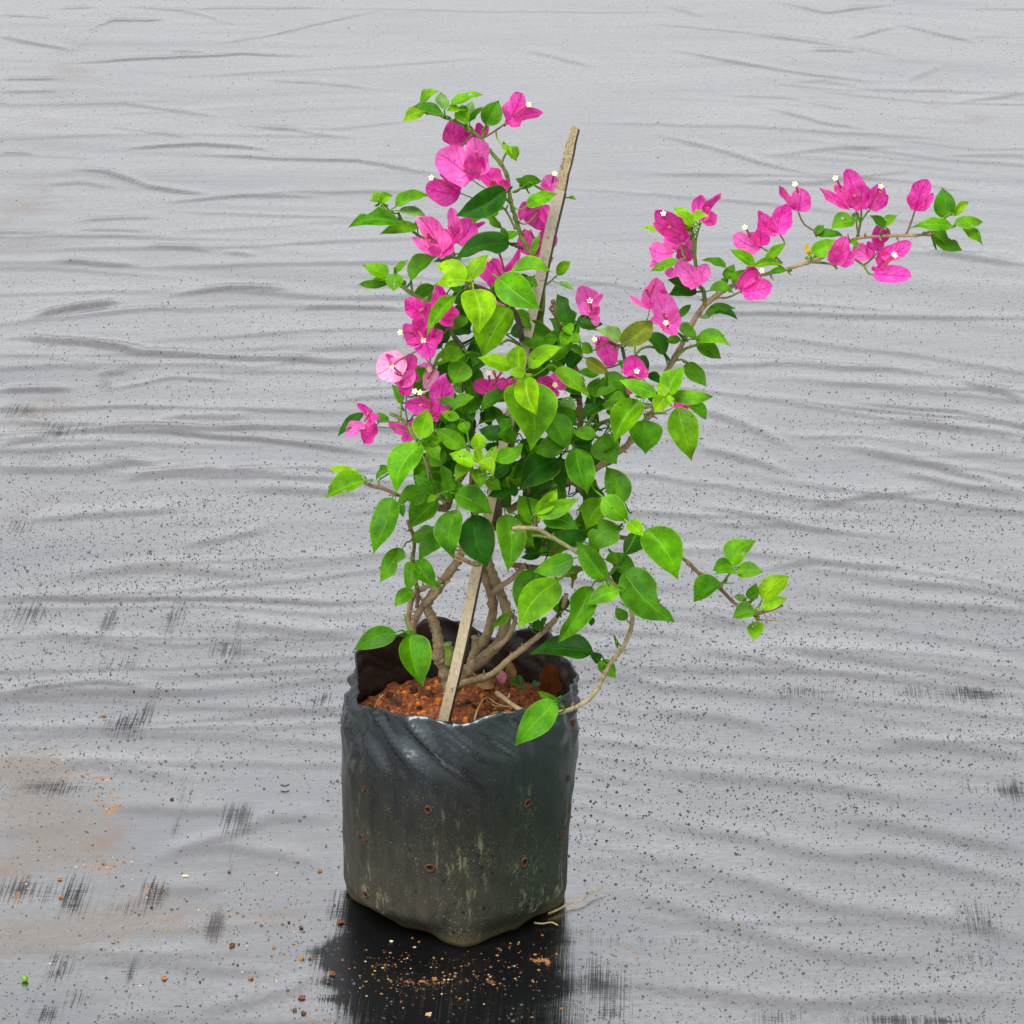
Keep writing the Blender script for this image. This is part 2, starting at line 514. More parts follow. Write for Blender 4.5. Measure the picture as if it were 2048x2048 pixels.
# ---- beads of water on the sheet
def droplets():
    pts = []
    for (ya, yb, dens, xw) in ((2.45, 3.0, 30000, .95), (3.0, 3.8, 30000, 1.0), (3.8, 4.6, 13000, 1.05), (4.6, 6.4, 3000, 1.1)):
        n = int((yb - ya) * 2 * xw * dens)
        pts.append(np.stack([RNG.uniform(-xw, xw, n), RNG.uniform(ya, yb, n)], 1))
    p = np.concatenate(pts)
    x, y = p[:, 0], p[:, 1]
    keep = np.ones(len(x))
    dl = on_ground(150, 1750)
    keep *= 1 - .93 * np.exp(-(((x - dl.x) / .22) ** 2 + ((y - dl.y) / .24) ** 2))
    dm = on_ground(520, 1650)
    keep *= 1 - .55 * np.exp(-(((x - dm.x) / .10) ** 2 + ((y - dm.y) / .2) ** 2))
    keep *= .55 + .45 * sstep(.25, .6, vnoise(x * 9 + 5, y * 7))
    keep *= 1 - .85 * np.exp(-(x / .3) ** 2) * sstep(4.3, 5, y)
    sel = RNG.random(len(x)) < keep
    inside = np.hypot(x - X0, y - Y0) < .115
    front = (np.abs(x - X0 - .005) < .105) & (y < Y0) & (y > Y0 - .4)
    sel &= ~inside & ~(front & (RNG.random(len(x)) < .8))
    x, y = x[sel], y[sel]
    n = len(x)
    farther = sstep(3.4, 5.0, y)
    r = (1 - .3 * farther) * np.clip(RNG.lognormal(math.log(.00082), .36, n), .0004, .002)
    z = ripple(x, y)[0]
    k = 7
    ang = np.arange(k) * 2 * np.pi / k
    v = np.empty((n, k + 1, 3), dtype=np.float32)
    st = RNG.uniform(.85, 1.3, n)
    for i in range(k):
        v[:, i, 0] = x + r * np.cos(ang[i])
        v[:, i, 1] = y + r * st * np.sin(ang[i])
        v[:, i, 2] = z - .0002
    v[:, k] = np.stack([x, y, z + r * .85], 1)
    b = (np.arange(n) * (k + 1))[:, None]
    tri = np.stack([np.stack([b[:, 0] + i, b[:, 0] + (i + 1) % k, b[:, 0] + k], 1) for i in range(k)], 1).reshape(-1, 3)
    me = bpy.data.meshes.new("water_droplets")
    me.vertices.add(n * (k + 1))
    me.vertices.foreach_set("co", v.ravel())
    me.loops.add(tri.size)
    me.loops.foreach_set("vertex_index", tri.astype(np.int32).ravel())
    me.polygons.add(len(tri))
    me.polygons.foreach_set("loop_start", np.arange(0, tri.size, 3, dtype=np.int32))
    me.polygons.foreach_set("use_smooth", np.ones(len(tri), dtype=bool))
    me.update(); me.validate()
    m, nt, out = mat("dark_water")
    p_ = N(nt, "BsdfPrincipled")
    p_.inputs["Base Color"].default_value = (.055, .057, .062, 1)
    p_.inputs["Specular IOR Level"].default_value = .2
    p_.inputs["Roughness"].default_value = .3
    p_.inputs["IOR"].default_value = 1.33
    L(nt, p_.outputs[0], out.inputs[0])
    me.materials.append(m)
    o = bpy.data.objects.new("water_droplets", me)
    COL.objects.link(o)
    tag(o, "dark beads of water scattered over the grey sheet", "water", kind="stuff")


droplets()


# ================================================================== SIMPLE MATERIALS
def simple(name, col, rough=.6, spec=.4, var=.35, scale=300, bump=.0):
    m, nt, out = mat(name)
    p = N(nt, "BsdfPrincipled")
    n = noise(nt, mapped(nt, (1, 1, 1)), scale, 4, .6)
    dark = tuple(c * (1 - var) for c in col)
    lite = tuple(min(1, c * (1 + var)) for c in col)
    L(nt, mixc(nt, ramp(nt, n, [(.3, 0.0), (.7, 1.0)]), dark, lite), p.inputs["Base Color"])
    p.inputs["Roughness"].default_value = rough
    p.inputs["Specular IOR Level"].default_value = spec
    if bump:
        b = N(nt, "Bump")
        b.inputs["Strength"].default_value = bump
        b.inputs["Distance"].default_value = .001
        L(nt, n, b.inputs["Height"])
        L(nt, b.outputs[0], p.inputs["Normal"])
    L(nt, p.outputs[0], out.inputs[0])
    return m


M_STRAW = simple("dry_straw", (.34, .25, .12), .7)
M_BARK = None


def leaf_material():
    m, nt, out = mat("leaf_blade")
    info = N(nt, "ObjectInfo")
    col = info.outputs["Color"]
    uv = N(nt, "TexCoord").outputs["UV"]
    sep = N(nt, "SeparateXYZ")
    L(nt, uv, sep.inputs[0])
    t, s = sep.outputs[0], sep.outputs[1]           # t along the blade, s across (-1..1 stored as 0..1)
    sa = math_node(nt, 'ABSOLUTE', math_node(nt, 'SUBTRACT', math_node(nt, 'MULTIPLY', s, 2.0), 1.0))
    obj_vec = mapped(nt, (1, 1, 1))
    offs = N(nt, "VectorMath", operation='ADD')
    comb = N(nt, "CombineXYZ")
    L(nt, math_node(nt, 'MULTIPLY', info.outputs["Random"], 37.0), comb.inputs[0])
    L(nt, obj_vec, offs.inputs[0]); L(nt, comb.outputs[0], offs.inputs[1])
    mott = noise(nt, offs.outputs[0], 70, 4, .6)
    fine = noise(nt, offs.outputs[0], 420, 3, .6)
    spot = noise(nt, offs.outputs[0], 260, 1, .4)
    # side veins: stripes along t bent forward with |s|
    vv = math_node(nt, 'SUBTRACT', math_node(nt, 'MULTIPLY', t, 7.0), math_node(nt, 'MULTIPLY', sa, 2.3))
    vv = math_node(nt, 'ADD', vv, math_node(nt, 'MULTIPLY', math_node(nt, 'SUBTRACT', mott, .5), .8))
    vf = math_node(nt, 'ABSOLUTE', math_node(nt, 'SUBTRACT', math_node(nt, 'FRACT', vv), .5))
    vein = ramp(nt, vf, [(.0, 1.0), (.07, .0)])
    vein = math_node(nt, 'MULTIPLY', vein, ramp(nt, sa, [(.55, 1.0), (.9, .0)]))
    mid = ramp(nt, sa, [(.015, 1.0), (.06, .0)])
    veins = math_node(nt, 'MAXIMUM', math_node(nt, 'MULTIPLY', vein, .22), math_node(nt, 'MULTIPLY', mid, .5))
    edge = ramp(nt, sa, [(.925, 0.0), (.99, 1.0)])
    hs = N(nt, "HueSaturation")
    hs.inputs["Hue"].default_value = .485
    hs.inputs["Value"].default_value = 1.6
    L(nt, col, hs.inputs["Color"])
    lite = hs.outputs[0]
    hd = N(nt, "HueSaturation")
    hd.inputs["Hue"].default_value = .505
    hd.inputs["Value"].default_value = .48
    L(nt, col, hd.inputs["Color"])
    c = mixc(nt, ramp(nt, mott, [(.36, .0), (.6, .9)]), hd.outputs[0], col)
    c = mixc(nt, ramp(nt, mott, [(.55, .0), (.8, .55)]), c, lite)
    c = mixc(nt, ramp(nt, fine, [(.45, .0), (.8, .35)]), c, hd.outputs[0])
    c = mixc(nt, veins, c, lite)
    c = mixc(nt, math_node(nt, 'MULTIPLY', edge, .45), c, mixc(nt, .5, lite, (.34, .38, .01)))
    c = mixc(nt, ramp(nt, spot, [(.70, 0.0), (.75, .7)]), c, (.05, .04, .006))
    p = N(nt, "BsdfPrincipled")
    L(nt, c, p.inputs["Base Color"])
    L(nt, ramp(nt, mott, [(.3, .40), (.7, .6)]), p.inputs["Roughness"])
    p.inputs["Specular IOR Level"].default_value = .13
    b = N(nt, "Bump")
    b.inputs["Strength"].default_value = .5
    b.inputs["Distance"].default_value = .0006
    hh = math_node(nt, 'ADD', math_node(nt, 'MULTIPLY', veins, -1.4), math_node(nt, 'MULTIPLY', mott, 1.4))
    L(nt, hh, b.inputs["Height"])
    L(nt, b.outputs[0], p.inputs["Normal"])
    tr = N(nt, "BsdfTranslucent")
    L(nt, mixc(nt, .5, c, lite), tr.inputs["Color"])
    mx = N(nt, "MixShader")
    mx.inputs[0].default_value = .26
    L(nt, p.outputs[0], mx.inputs[1]); L(nt, tr.outputs[0], mx.inputs[2])
    L(nt, mx.outputs[0], out.inputs[0])
    return m


def bract_material():
    m, nt, out = mat("bract_paper")
    info = N(nt, "ObjectInfo")
    col = info.outputs["Color"]
    uv = N(nt, "TexCoord").outputs["UV"]
    sep = N(nt, "SeparateXYZ")
    L(nt, uv, sep.inputs[0])
    t, s = sep.outputs[0], sep.outputs[1]
    sa = math_node(nt, 'ABSOLUTE', math_node(nt, 'SUBTRACT', math_node(nt, 'MULTIPLY', s, 2.0), 1.0))
    offs = N(nt, "VectorMath", operation='ADD')
    comb = N(nt, "CombineXYZ")
    L(nt, math_node(nt, 'MULTIPLY', info.outputs["Random"], 53.0), comb.inputs[1])
    L(nt, mapped(nt, (1, 1, 1)), offs.inputs[0]); L(nt, comb.outputs[0], offs.inputs[1])
    mott = noise(nt, offs.outputs[0], 90, 4, .6)
    vv = math_node(nt, 'SUBTRACT', math_node(nt, 'MULTIPLY', t, 5.0), math_node(nt, 'MULTIPLY', sa, 2.2))
    vv = math_node(nt, 'ADD', vv, math_node(nt, 'MULTIPLY', mott, 2.2))
    vf = math_node(nt, 'ABSOLUTE', math_node(nt, 'SUBTRACT', math_node(nt, 'FRACT', vv), .5))
    vein = math_node(nt, 'MAXIMUM', math_node(nt, 'MULTIPLY', ramp(nt, vf, [(.0, 1.0), (.08, .0)]), .35), math_node(nt, 'MULTIPLY', ramp(nt, sa, [(.015, 1.0), (.05, .0)]), .7))
    hd = N(nt, "HueSaturation")
    hd.inputs["Value"].default_value = .74
    hd.inputs["Saturation"].default_value = 1.08
    L(nt, col, hd.inputs["Color"])
    hl = N(nt, "HueSaturation")
    hl.inputs["Value"].default_value = 1.15
    hl.inputs["Saturation"].default_value = .86
    L(nt, col, hl.inputs["Color"])
    c = mixc(nt, ramp(nt, mott, [(.35, .0), (.7, .8)]), col, hl.outputs[0])
    c = mixc(nt, vein, c, hd.outputs[0])
    p = N(nt, "BsdfPrincipled")
    L(nt, c, p.inputs["Base Color"])
    p.inputs["Roughness"].default_value = .6
    p.inputs["Specular IOR Level"].default_value = .2
    b = N(nt, "Bump")
    b.inputs["Strength"].default_value = .9
    b.inputs["Distance"].default_value = .0016
    L(nt, math_node(nt, 'SUBTRACT', mott, math_node(nt, 'MULTIPLY', vein, .8)), b.inputs["Height"])
    L(nt, b.outputs[0], p.inputs["Normal"])
    tr = N(nt, "BsdfTranslucent")
    L(nt, c, tr.inputs["Color"])
    mx = N(nt, "MixShader")
    mx.inputs[0].default_value = .42
    L(nt, p.outputs[0], mx.inputs[1]); L(nt, tr.outputs[0], mx.inputs[2])
    L(nt, mx.outputs[0], out.inputs[0])
    return m


def bark_material():
    m, nt, out = mat("bark")
    info = N(nt, "ObjectInfo")
    v = mapped(nt, (1, 1, 1))
    n1 = noise(nt, v, 85, 6, .7)
    n2 = noise(nt, v, 420, 4, .7)
    hd = N(nt, "HueSaturation"); hd.inputs["Value"].default_value = .32
    L(nt, info.outputs["Color"], hd.inputs["Color"])
    hl = N(nt, "HueSaturation"); hl.inputs["Value"].default_value = 1.5; hl.inputs["Saturation"].default_value = .8
    L(nt, info.outputs["Color"], hl.inputs["Color"])
    c = mixc(nt, ramp(nt, n1, [(.3, .0), (.6, 1.0)]), hd.outputs[0], info.outputs["Color"])
    c = mixc(nt, ramp(nt, n2, [(.5, .0), (.75, .7)]), c, hl.outputs[0])
    p = N(nt, "BsdfPrincipled")
    L(nt, c, p.inputs["Base Color"])
    p.inputs["Roughness"].default_value = .7
    p.inputs["Specular IOR Level"].default_value = .25
    b = N(nt, "Bump"); b.inputs["Strength"].default_value = .7; b.inputs["Distance"].default_value = .001
    L(nt, math_node(nt, 'ADD', n2, n1), b.inputs["Height"]); L(nt, b.outputs[0], p.inputs["Normal"])
    L(nt, p.outputs[0], out.inputs[0])
    return m


M_LEAF, M_BRACT, M_BARK = leaf_material(), bract_material(), bark_material()
M_PETAL = simple("floret_white", (.62, .59, .44), .6, .2, .12)
M_EYE = simple("floret_eye", (.62, .55, .12), .6, .2, .2)
M_TUBE = simple("floret_tube", (.42, .05, .12), .55, .3, .3)

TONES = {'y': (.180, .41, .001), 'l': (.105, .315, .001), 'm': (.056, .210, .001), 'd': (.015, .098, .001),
         'p': (.16, .34, .07), 'o': (.13, .16, .010), 'Y': (.45, .36, .02),
         'K': (.60, .010, .27), 'M': (.74, .026, .37), 'L': (.81, .09, .45), 'P': (.88, .30, .54)}


def tone_of(t, k=.12):
    c = TONES[t]
    f = 1 + random.uniform(-k, k)
    g = 1 + random.uniform(-k, k)
    return (min(1, c[0] * f * g), min(1, c[1] * f), min(1, c[2] * f), 1)


def blade(B, T, width, nrm, kind, nl=10, nw=6, fold=.25, arch=.06, wav=.05, seed=0):
    """a leaf or bract from base B to tip T; returns verts, faces, uvs"""
    rnd = random.Random(seed)
    Lv = T - B
    ln = Lv.length
    u = Lv / ln
    n = (nrm - u * nrm.dot(u)).normalized()
    s = n.cross(u)
    ph1, ph2, ph3 = (rnd.uniform(0, 6.28) for _ in range(3))
    bend = rnd.uniform(-.11, .11)
    curl = rnd.choice([rnd.uniform(-.02, .12), rnd.uniform(.1, .45)]) if kind == 'leaf' else rnd.uniform(-.1, .12)
    asym = rnd.uniform(.9, 1.1)
    verts, uvs, faces = [], [], []
    for i in range(nl + 1):
        t = .5 - .5 * math.cos(math.pi * (.06 + .94 * i / nl)) if i else 0.0
        if kind == 'bract':
            w = (max(0.0, t) ** .42) * (max(0.0, 1 - t) ** .52) * 1.91
            w *= .93 + .07 * math.cos(t * 9 + ph1)
        else:
            w = (max(0.0, t) ** .60) * (max(0.0, 1 - t) ** .98) * 2.87
            w *= 1 - .42 * max(0.0, min(1.0, (t - .72) / .24)) ** 1.3
        w = max(w, .012)
        side = bend * math.sin(t * math.pi) * ln
        for j in range(nw + 1):
            q = 2 * j / nw - 1
            hw = width * .5 * w * (asym if q > 0 else 2 - asym)
            lift = fold * abs(q) * hw
            if kind == 'bract':
                lift = fold * (q * q) * hw
            z = lift + arch * ln * 4 * t * (1 - t)
            z += wav * ln * math.sin(t * 8 + ph2 + q * 1.3) * abs(q) ** 1.5 * .6
            z += wav * ln * .5 * math.sin(t * 15 + ph3) * q * (1 - t * .3)
            z -= curl * ln * max(0, t - .55) ** 2 * 2.2
            verts.append(B + u * (t * ln) + s * (q * hw + side) + n * z)
            uvs.append((t, j / nw))
    for i in range(nl):
        for j in range(nw):
            a = i * (nw + 1) + j
            faces.append((a, a + 1, a + nw + 2, a + nw + 1))
    return verts, faces, uvs


VIEW_DIR = Vector((0, CP, -SP))
TO_CAM = -VIEW_DIR
UP = Vector((0, 0, 1))


def frame_for(B, T, upmix, roll):
    u = (T - B).normalized()
    n = TO_CAM * (1 - upmix) + UP * upmix
    n = n - u * n.dot(u)
    if n.length < .15:
        n = UP - u * UP.dot(u)
    n.normalize()
    n = Quaternion(u, roll) @ n
    s = n.cross(u)
    up_ = (u - VIEW_DIR * u.dot(VIEW_DIR)).normalized()
    side = VIEW_DIR.cross(up_)
    f = abs(s.dot(side))
    return n, max(f, .6)


# ================================================================== GROW BAG
def ring_xy(theta, r):
    return X0 + r * math.sin(theta), Y0 - r * math.cos(theta)      # theta 0 faces the camera, + to the right


def rim_samples():
    E = lambda x, y: vpx('E', x, y)
    front = [(280, 1545), (400, 1585), (500, 1610), (600, 1630), (720, 1640), (850, 1660), (930, 1675), (1000, 1690), (1060, 1695), (1130, 1680),
             (1200, 1652), (1300, 1620), (1400, 1590), (1500, 1570), (1620, 1545), (1750, 1510), (1840, 1430)]
    back = [(1880, 1240), (1830, 1190), (1780, 1090), (1735, 990), (1650, 965), (1550, 970), (1440, 1010), (1380, 1035), (1290, 1020), (1150, 950), (1080, 915),
            (1000, 900), (900, 865), (850, 860), (740, 875), (690, 930), (620, 965), (520, 1005), (400, 1065), (300, 1105)]
    out = []
    RR = .1045
    for lst, sg in ((front, -1), (back, 1)):
        for p in lst:
            px, py = E(*p)
            y = Y0
            for _ in range(8):
                q = at(px, py, Y0 - y)
                dx = q.x - X0
                dx = max(-.999, min(.999, dx / (.0897 if dx < 0 else .1105)))
                y = Y0 + sg * .100 * math.sqrt(1 - dx * dx)
            q = at(px, py, Y0 - y)
            th = math.atan2(dx, -sg * math.sqrt(1 - dx * dx))
            out.append((th, q.z))
    return sorted(out)


RIM = rim_samples()
_rt = np.array([r[0] for r in RIM]); _rz = np.array([r[1] for r in RIM])
_rt = np.concatenate([_rt - 2 * np.pi, _rt, _rt + 2 * np.pi]); _rz = np.concatenate([_rz] * 3)


def rim_z(th):
    return float(np.interp(np.linspace(th - .06, th + .06, 7), _rt, _rz).mean())


# foot of the bag, as seen on the sheet: the front half traced, the rest round
FOOT = [on_ground(*vpx('G', x, y)) for x, y in [(160, 1240), (280, 1320), (400, 1370), (500, 1425), (600, 1470), (690, 1505), (760, 1543), (840, 1575), (930, 1590),
                                                 (1010, 1580), (1090, 1550), (1200, 1500), (1300, 1440), (1400, 1405), (1490, 1365), (1545, 1290), (1565, 1235)]]
_ft = [(math.atan2(p.x - X0, Y0 - p.y), math.hypot(p.x - X0, p.y - Y0)) for p in FOOT]
_ft = [(t, r) for t, r in _ft] + [(2.3, .099), (math.pi, .097), (-2.3, .099)]
_ft.sort()
_fa = np.array([t for t, _ in _ft]); _fr = np.array([r for _, r in _ft])
_fa = np.concatenate([_fa - 2 * np.pi, _fa, _fa + 2 * np.pi]); _fr = np.concatenate([_fr] * 3)


def bag_point(th, k):
    """k 0 at the foot, 1 at the rim"""
    rz = rim_z(th)
    z = rz * k
    rf = float(np.interp(th, _fa, _fr))
    sn = math.sin(th)
    kk = min(1.0, k / .7)
    rb = .0995 + kk * (.0045 + .0045 * sn)
    if k > .72:
        q = ((k - .72) / .28) ** 1.4
        rb = rb * (1 - q) + (.0965 + .0105 * sn + .0035 * sn * sn) * q
    a = sstep(-.03, .13, np.array(k)).item()
    r = rf * (1 - a) + rb * a
    r *= 1 + .012 * math.sin(k * math.pi)
    c, s_ = math.cos(th), math.sin(th)
    nz = lambda sx, sz, o: float(vnoise(np.array([c * sx + 50 + o]), np.array([s_ * sx * 1.3 + z * sz + o]))[0]) - .5
    r += .0035 * nz(3, 22, 1) + .0018 * nz(7, 60, 9)
    top = max(0.0, (k - .72) / .28)
    r += top * (.013 * nz(4, 70, 30) + .011 * (abs(nz(6, 95, 60)) * 4 - 1) + .0018 * (abs(nz(13, 110, 7)) * 4 - 1)) * (1 - .75 * top ** 2)
    if k < .12:                                       # crimped welded foot
        r += .0025 * math.sin(th * 9 + 1) * (1 - k / .12)
    # long crease down the left of the wall
    r += .003 * math.exp(-((th + 1.02 + .25 * (k - .5)) / .05) ** 2) * sstep(0, .3, np.array(k)).item()
    x, y = ring_xy(th, r)
    return Vector((x, y, z + .0015))


def bag_material():
    m, nt, out = mat("bag_plastic")
    v = mapped(nt, (1, 1, 1))
    sep = N(nt, "SeparateXYZ"); L(nt, v, sep.inputs[0])
    x, z = sep.outputs[0], sep.outputs[2]
    n1 = noise(nt, v, 16, 5, .6)
    n2 = noise(nt, mapped(nt, (1, 1, .25)), 110, 5, .65)
    n3 = noise(nt, mapped(nt, (1, 1, .6)), 850, 3, .65)
    nb = noise(nt, mapped(nt, (1, 1, 1)), 34, 4, .6)
    c = mixc(nt, ramp(nt, n1, [(.35, 0.0), (.7, 1.0)]), (.0018, .0024, .003), (.005, .0068, .008))
    # grey dust, thicker low on the wall
    low = ramp(nt, z, [(.0, 1.0), (.05, .8), (.11, .42), (.16, .10), (.21, .0)])
    dust = math_node(nt, 'MULTIPLY', low, ramp(nt, n2, [(.25, .35), (.7, 1.0)]))
    c = mixc(nt, math_node(nt, 'MULTIPLY', dust, .9), c, (.062, .057, .040))
    # green algae film on the right side
    right = ramp(nt, math_node(nt, 'ADD', x, math_node(nt, 'MULTIPLY', math_node(nt, 'SUBTRACT', n1, .5), .08)), [(.01, 0.0), (.085, 1.0)])
    c = mixc(nt, math_node(nt, 'MULTIPLY', right, ramp(nt, n2, [(.25, .3), (.65, .85)])), c, (.008, .022, .011))
    # pale crusty flecks
    fl = ramp(nt, math_node(nt, 'ADD', n3, math_node(nt, 'MULTIPLY', math_node(nt, 'SUBTRACT', nb, .5), .35)), [(.60, 0.0), (.70, 1.0)])
    c = mixc(nt, math_node(nt, 'MULTIPLY', fl, math_node(nt, 'ADD', math_node(nt, 'MULTIPLY', low, .6), .12)), c, (.20, .19, .10))
    fl2 = ramp(nt, math_node(nt, 'ADD', n2, math_node(nt, 'MULTIPLY', math_node(nt, 'SUBTRACT', n1, .5), .6)), [(.62, 0.0), (.72, 1.0)])
    c = mixc(nt, math_node(nt, 'MULTIPLY', fl2, math_node(nt, 'MULTIPLY', low, .8)), c, (.22, .22, .13))
    foot = ramp(nt, z, [(.003, .75), (.016, .0)])
    c = mixc(nt, foot, c, (.10, .085, .04))
    # little dark beads
    vo = N(nt, "TexVoronoi"); vo.inputs["Scale"].default_value = 95
    L(nt, v, vo.inputs["Vector"])
    bead = ramp(nt, vo.outputs["Distance"], [(.14, 1.0), (.2, 0.0)])
    bead = math_node(nt, 'MULTIPLY', bead, ramp(nt, nb, [(.45, 0.0), (.55, 1.0)]))
    c = mixc(nt, bead, c, (.012, .012, .012))
    p = N(nt, "BsdfPrincipled")
    L(nt, c, p.inputs["Base Color"])
    L(nt, ramp(nt, dust, [(.0, .22), (.6, .6)]), p.inputs["Roughness"])
    L(nt, ramp(nt, z, [(.0, .08), (.12, .12), (.17, .35), (.205, .75)]), p.inputs["Specular IOR Level"])
    p.inputs["Specular Tint"].default_value = (.80, .93, 1.0, 1)
    b = N(nt, "Bump"); b.inputs["Strength"].default_value = .5; b.inputs["Distance"].default_value = .003
    L(nt, math_node(nt, 'ADD', nb, math_node(nt, 'MULTIPLY', n2, .25)), b.inputs["Height"]); L(nt, b.outputs[0], p.inputs["Normal"])
    L(nt, p.outputs[0], out.inputs[0])
    return m


def build_bag():
    root = empty("grow_bag", (X0, Y0, 0))
    tag(root, "black polythene nursery bag with a ragged rim, holding the flowering plant", "grow bag")
    nt_, nk = 180, 56
    M = bag_material()
    mi, nti, oi = mat("bag_inside")
    pi_ = N(nti, "BsdfPrincipled")
    n_ = noise(nti, mapped(nti, (1, 1, 1)), 45, 4, .6)
    L(nti, mixc(nti, ramp(nti, n_, [(.35, 0.0), (.75, 1.0)]), (.010, .009, .008), (.034, .024, .016)), pi_.inputs["Base Color"])
    pi_.inputs["Roughness"].default_value = .5
    L(nti, pi_.outputs[0], oi.inputs[0])
    verts, faces, midx = [], [], []
    for i in range(nk + 1):
        for j in range(nt_):
            verts.append(bag_point(-math.pi + 2 * math.pi * j / nt_, i / nk))
    off = len(verts)
    cz = [.0012] * 2
    inner_rows = list(range(nk, int(nk * .55), -1))
    for i in inner_rows:
        for j in range(nt_):
            p = bag_point(-math.pi + 2 * math.pi * j / nt_, i / nk)
            d = Vector((p.x - X0, p.y - Y0, 0))
            verts.append(p - d.normalized() * .0016)
    for i in range(nk):
        for j in range(nt_):
            j2 = (j + 1) % nt_
            faces.append((i * nt_ + j, i * nt_ + j2, (i + 1) * nt_ + j2, (i + 1) * nt_ + j)); midx.append(0)
    for j in range(nt_):
        j2 = (j + 1) % nt_
        faces.append((nk * nt_ + j, nk * nt_ + j2, off + j2, off + j)); midx.append(0)
    for i in range(len(inner_rows) - 1):
        for j in range(nt_):
            j2 = (j + 1) % nt_
            faces.append((off + i * nt_ + j, off + i * nt_ + j2, off + (i + 1) * nt_ + j2, off + (i + 1) * nt_ + j)); midx.append(1)
    faces.append(tuple(range(nt_ - 1, -1, -1))); midx.append(0)
    obj("bag_wall", verts, faces, [M, mi], root, midx=midx, origin=(X0, Y0, 0))
    # punched drain holes
    mh = simple("hole_dark", (.006, .003, .002), .8, .2)
    mr = simple("hole_rim", (.055, .024, .008), .7, .2, .8, 500)
    for gx_, gy_, rr in [(695, 722, 5.2), (705, 1100, 6.5), (1332, 672, 5.5), (1318, 1055, 6), (262, 588, 4), (268, 910, 4), (272, 1275, 5), (1578, 512, 4.5), (1556, 890, 4.5)]:
        px, py = vpx('G', gx_, gy_)
        y = Y0 - .1
        for _ in range(10):
            q = at(px, py, Y0 - y)
            dx = max(-.104, min(.104, q.x - X0))
            y = Y0 - math.sqrt(max(0, .1055 ** 2 - dx * dx))
        q = at(px, py, Y0 - y)
        th = math.atan2(q.x - X0, Y0 - q.y)
        k = max(.02, q.z / rim_z(th))
        c = bag_point(th, k)
        tx = (bag_point(th + .02, k) - bag_point(th - .02, k)).normalized()
        tz = (bag_point(th, k + .02) - bag_point(th, k - .02)).normalized()
        nn = tx.cross(tz)
        if nn.dot(Vector((math.sin(th), -math.cos(th), 0))) < 0:
            nn = -nn
        r = rr / 2200.0
        vs, fs, mx = [], [], []
        K = 14
        prof = [(1.55, .0002), (1.2, .0013), (.92, .0011), (.8, .0003)]
        for rad, hgt in prof:
            for j in range(K):
                a = 2 * math.pi * j / K
                w = rad * r * (1 + .15 * math.sin(a * 2 + gx_) + random.uniform(-.08, .08))
                vs.append(c + tx * (w * math.cos(a)) + tz * (w * math.sin(a) * 1.1) + nn * hgt)
        for a_ in range(3):
            for j in range(K):
                j2 = (j + 1) % K
                fs.append((a_ * K + j, a_ * K + j2, (a_ + 1) * K + j2, (a_ + 1) * K + j)); mx.append(0)
        fs.append(tuple(range(3 * K, 4 * K))); mx.append(1)
        obj("drain_hole", vs, fs, [mr, mh], root, midx=mx)
    return root


build_bag()

# ================================================================== SOIL IN THE BAG
SOIL_Z = at(905, 1352, -.098).z


def soil_z(x, y):
    xx, yy = np.atleast_1d(np.asarray(x, float)), np.atleast_1d(np.asarray(y, float))
    h = SOIL_Z + .012 * (vnoise(xx * 22 + 5, yy * 22) - .5) + .009 * (vnoise(xx * 60, yy * 60 + 8) - .5) + .0045 * (vnoise(xx * 160, yy * 160) - .5) + .003 * (vnoise(xx * 330, yy * 330) - .5)
    h = h + .010 * np.exp(-(((xx - X0) / .04) ** 2 + ((yy - Y0) / .04) ** 2))
    return h


def build_soil():
    nr, na = 60, 150
    verts, faces = [], []
    for i in range(nr + 1):
        for j in range(na):
            a = 2 * math.pi * j / na
            bp = bag_point(a if a <= math.pi else a - 2 * math.pi, SOIL_Z / rim_z(a))
            r = (math.hypot(bp.x - X0, bp.y - Y0) - .0028) * i / nr
            x, y = X0 + r * math.sin(a), Y0 - r * math.cos(a)
            verts.append((x, y, float(soil_z(x, y)[0])))
    for i in range(nr):
        for j in range(na):
            j2 = (j + 1) % na
            faces.append((i * na + j, i * na + j2, (i + 1) * na + j2, (i + 1) * na + j))
    m, nt, out = mat("red_soil")
    v = mapped(nt, (1, 1, 1))
    sep = N(nt, "SeparateXYZ"); L(nt, v, sep.inputs[0])
    n1 = noise(nt, v, 45, 5, .65)
    n2 = noise(nt, v, 260, 5, .7)
    c = mixc(nt, ramp(nt, n2, [(.3, 0.0), (.7, 1.0)]), (.04, .010, .003), (.50, .125, .018))
    c = mixc(nt, ramp(nt, n1, [(.48, 0.0), (.66, .85)]), c, (.012, .006, .004))
    moss = ramp(nt, math_node(nt, 'ADD', sep.outputs[0], math_node(nt, 'MULTIPLY', math_node(nt, 'SUBTRACT', n1, .5), .16)), [(.0, 0.0), (.05, .7)])
    front = ramp(nt, math_node(nt, 'MULTIPLY', sep.outputs[1], -1), [(.0, 0.0), (.05, 1.0)])
    c = mixc(nt, math_node(nt, 'MULTIPLY', math_node(nt, 'MULTIPLY', moss, front), ramp(nt, n2, [(.4, 0.0), (.6, 1.0)])), c, (.06, .055, .008))
    p = N(nt, "BsdfPrincipled")
    L(nt, c, p.inputs["Base Color"])
    p.inputs["Roughness"].default_value = .7
    b = N(nt, "Bump"); b.inputs["Strength"].default_value = 1.0; b.inputs["Distance"].default_value = .006
    L(nt, math_node(nt, 'ADD', n2, n1), b.inputs["Height"]); L(nt, b.outputs[0], p.inputs["Normal"])
    L(nt, p.outputs[0], out.inputs[0])
    o = obj("potting_soil", verts, faces, m, origin=(X0, Y0, SOIL_Z))
    tag(o, "damp red-brown soil filling the black bag", "soil", kind="stuff")
    return m


M_SOIL = build_soil()



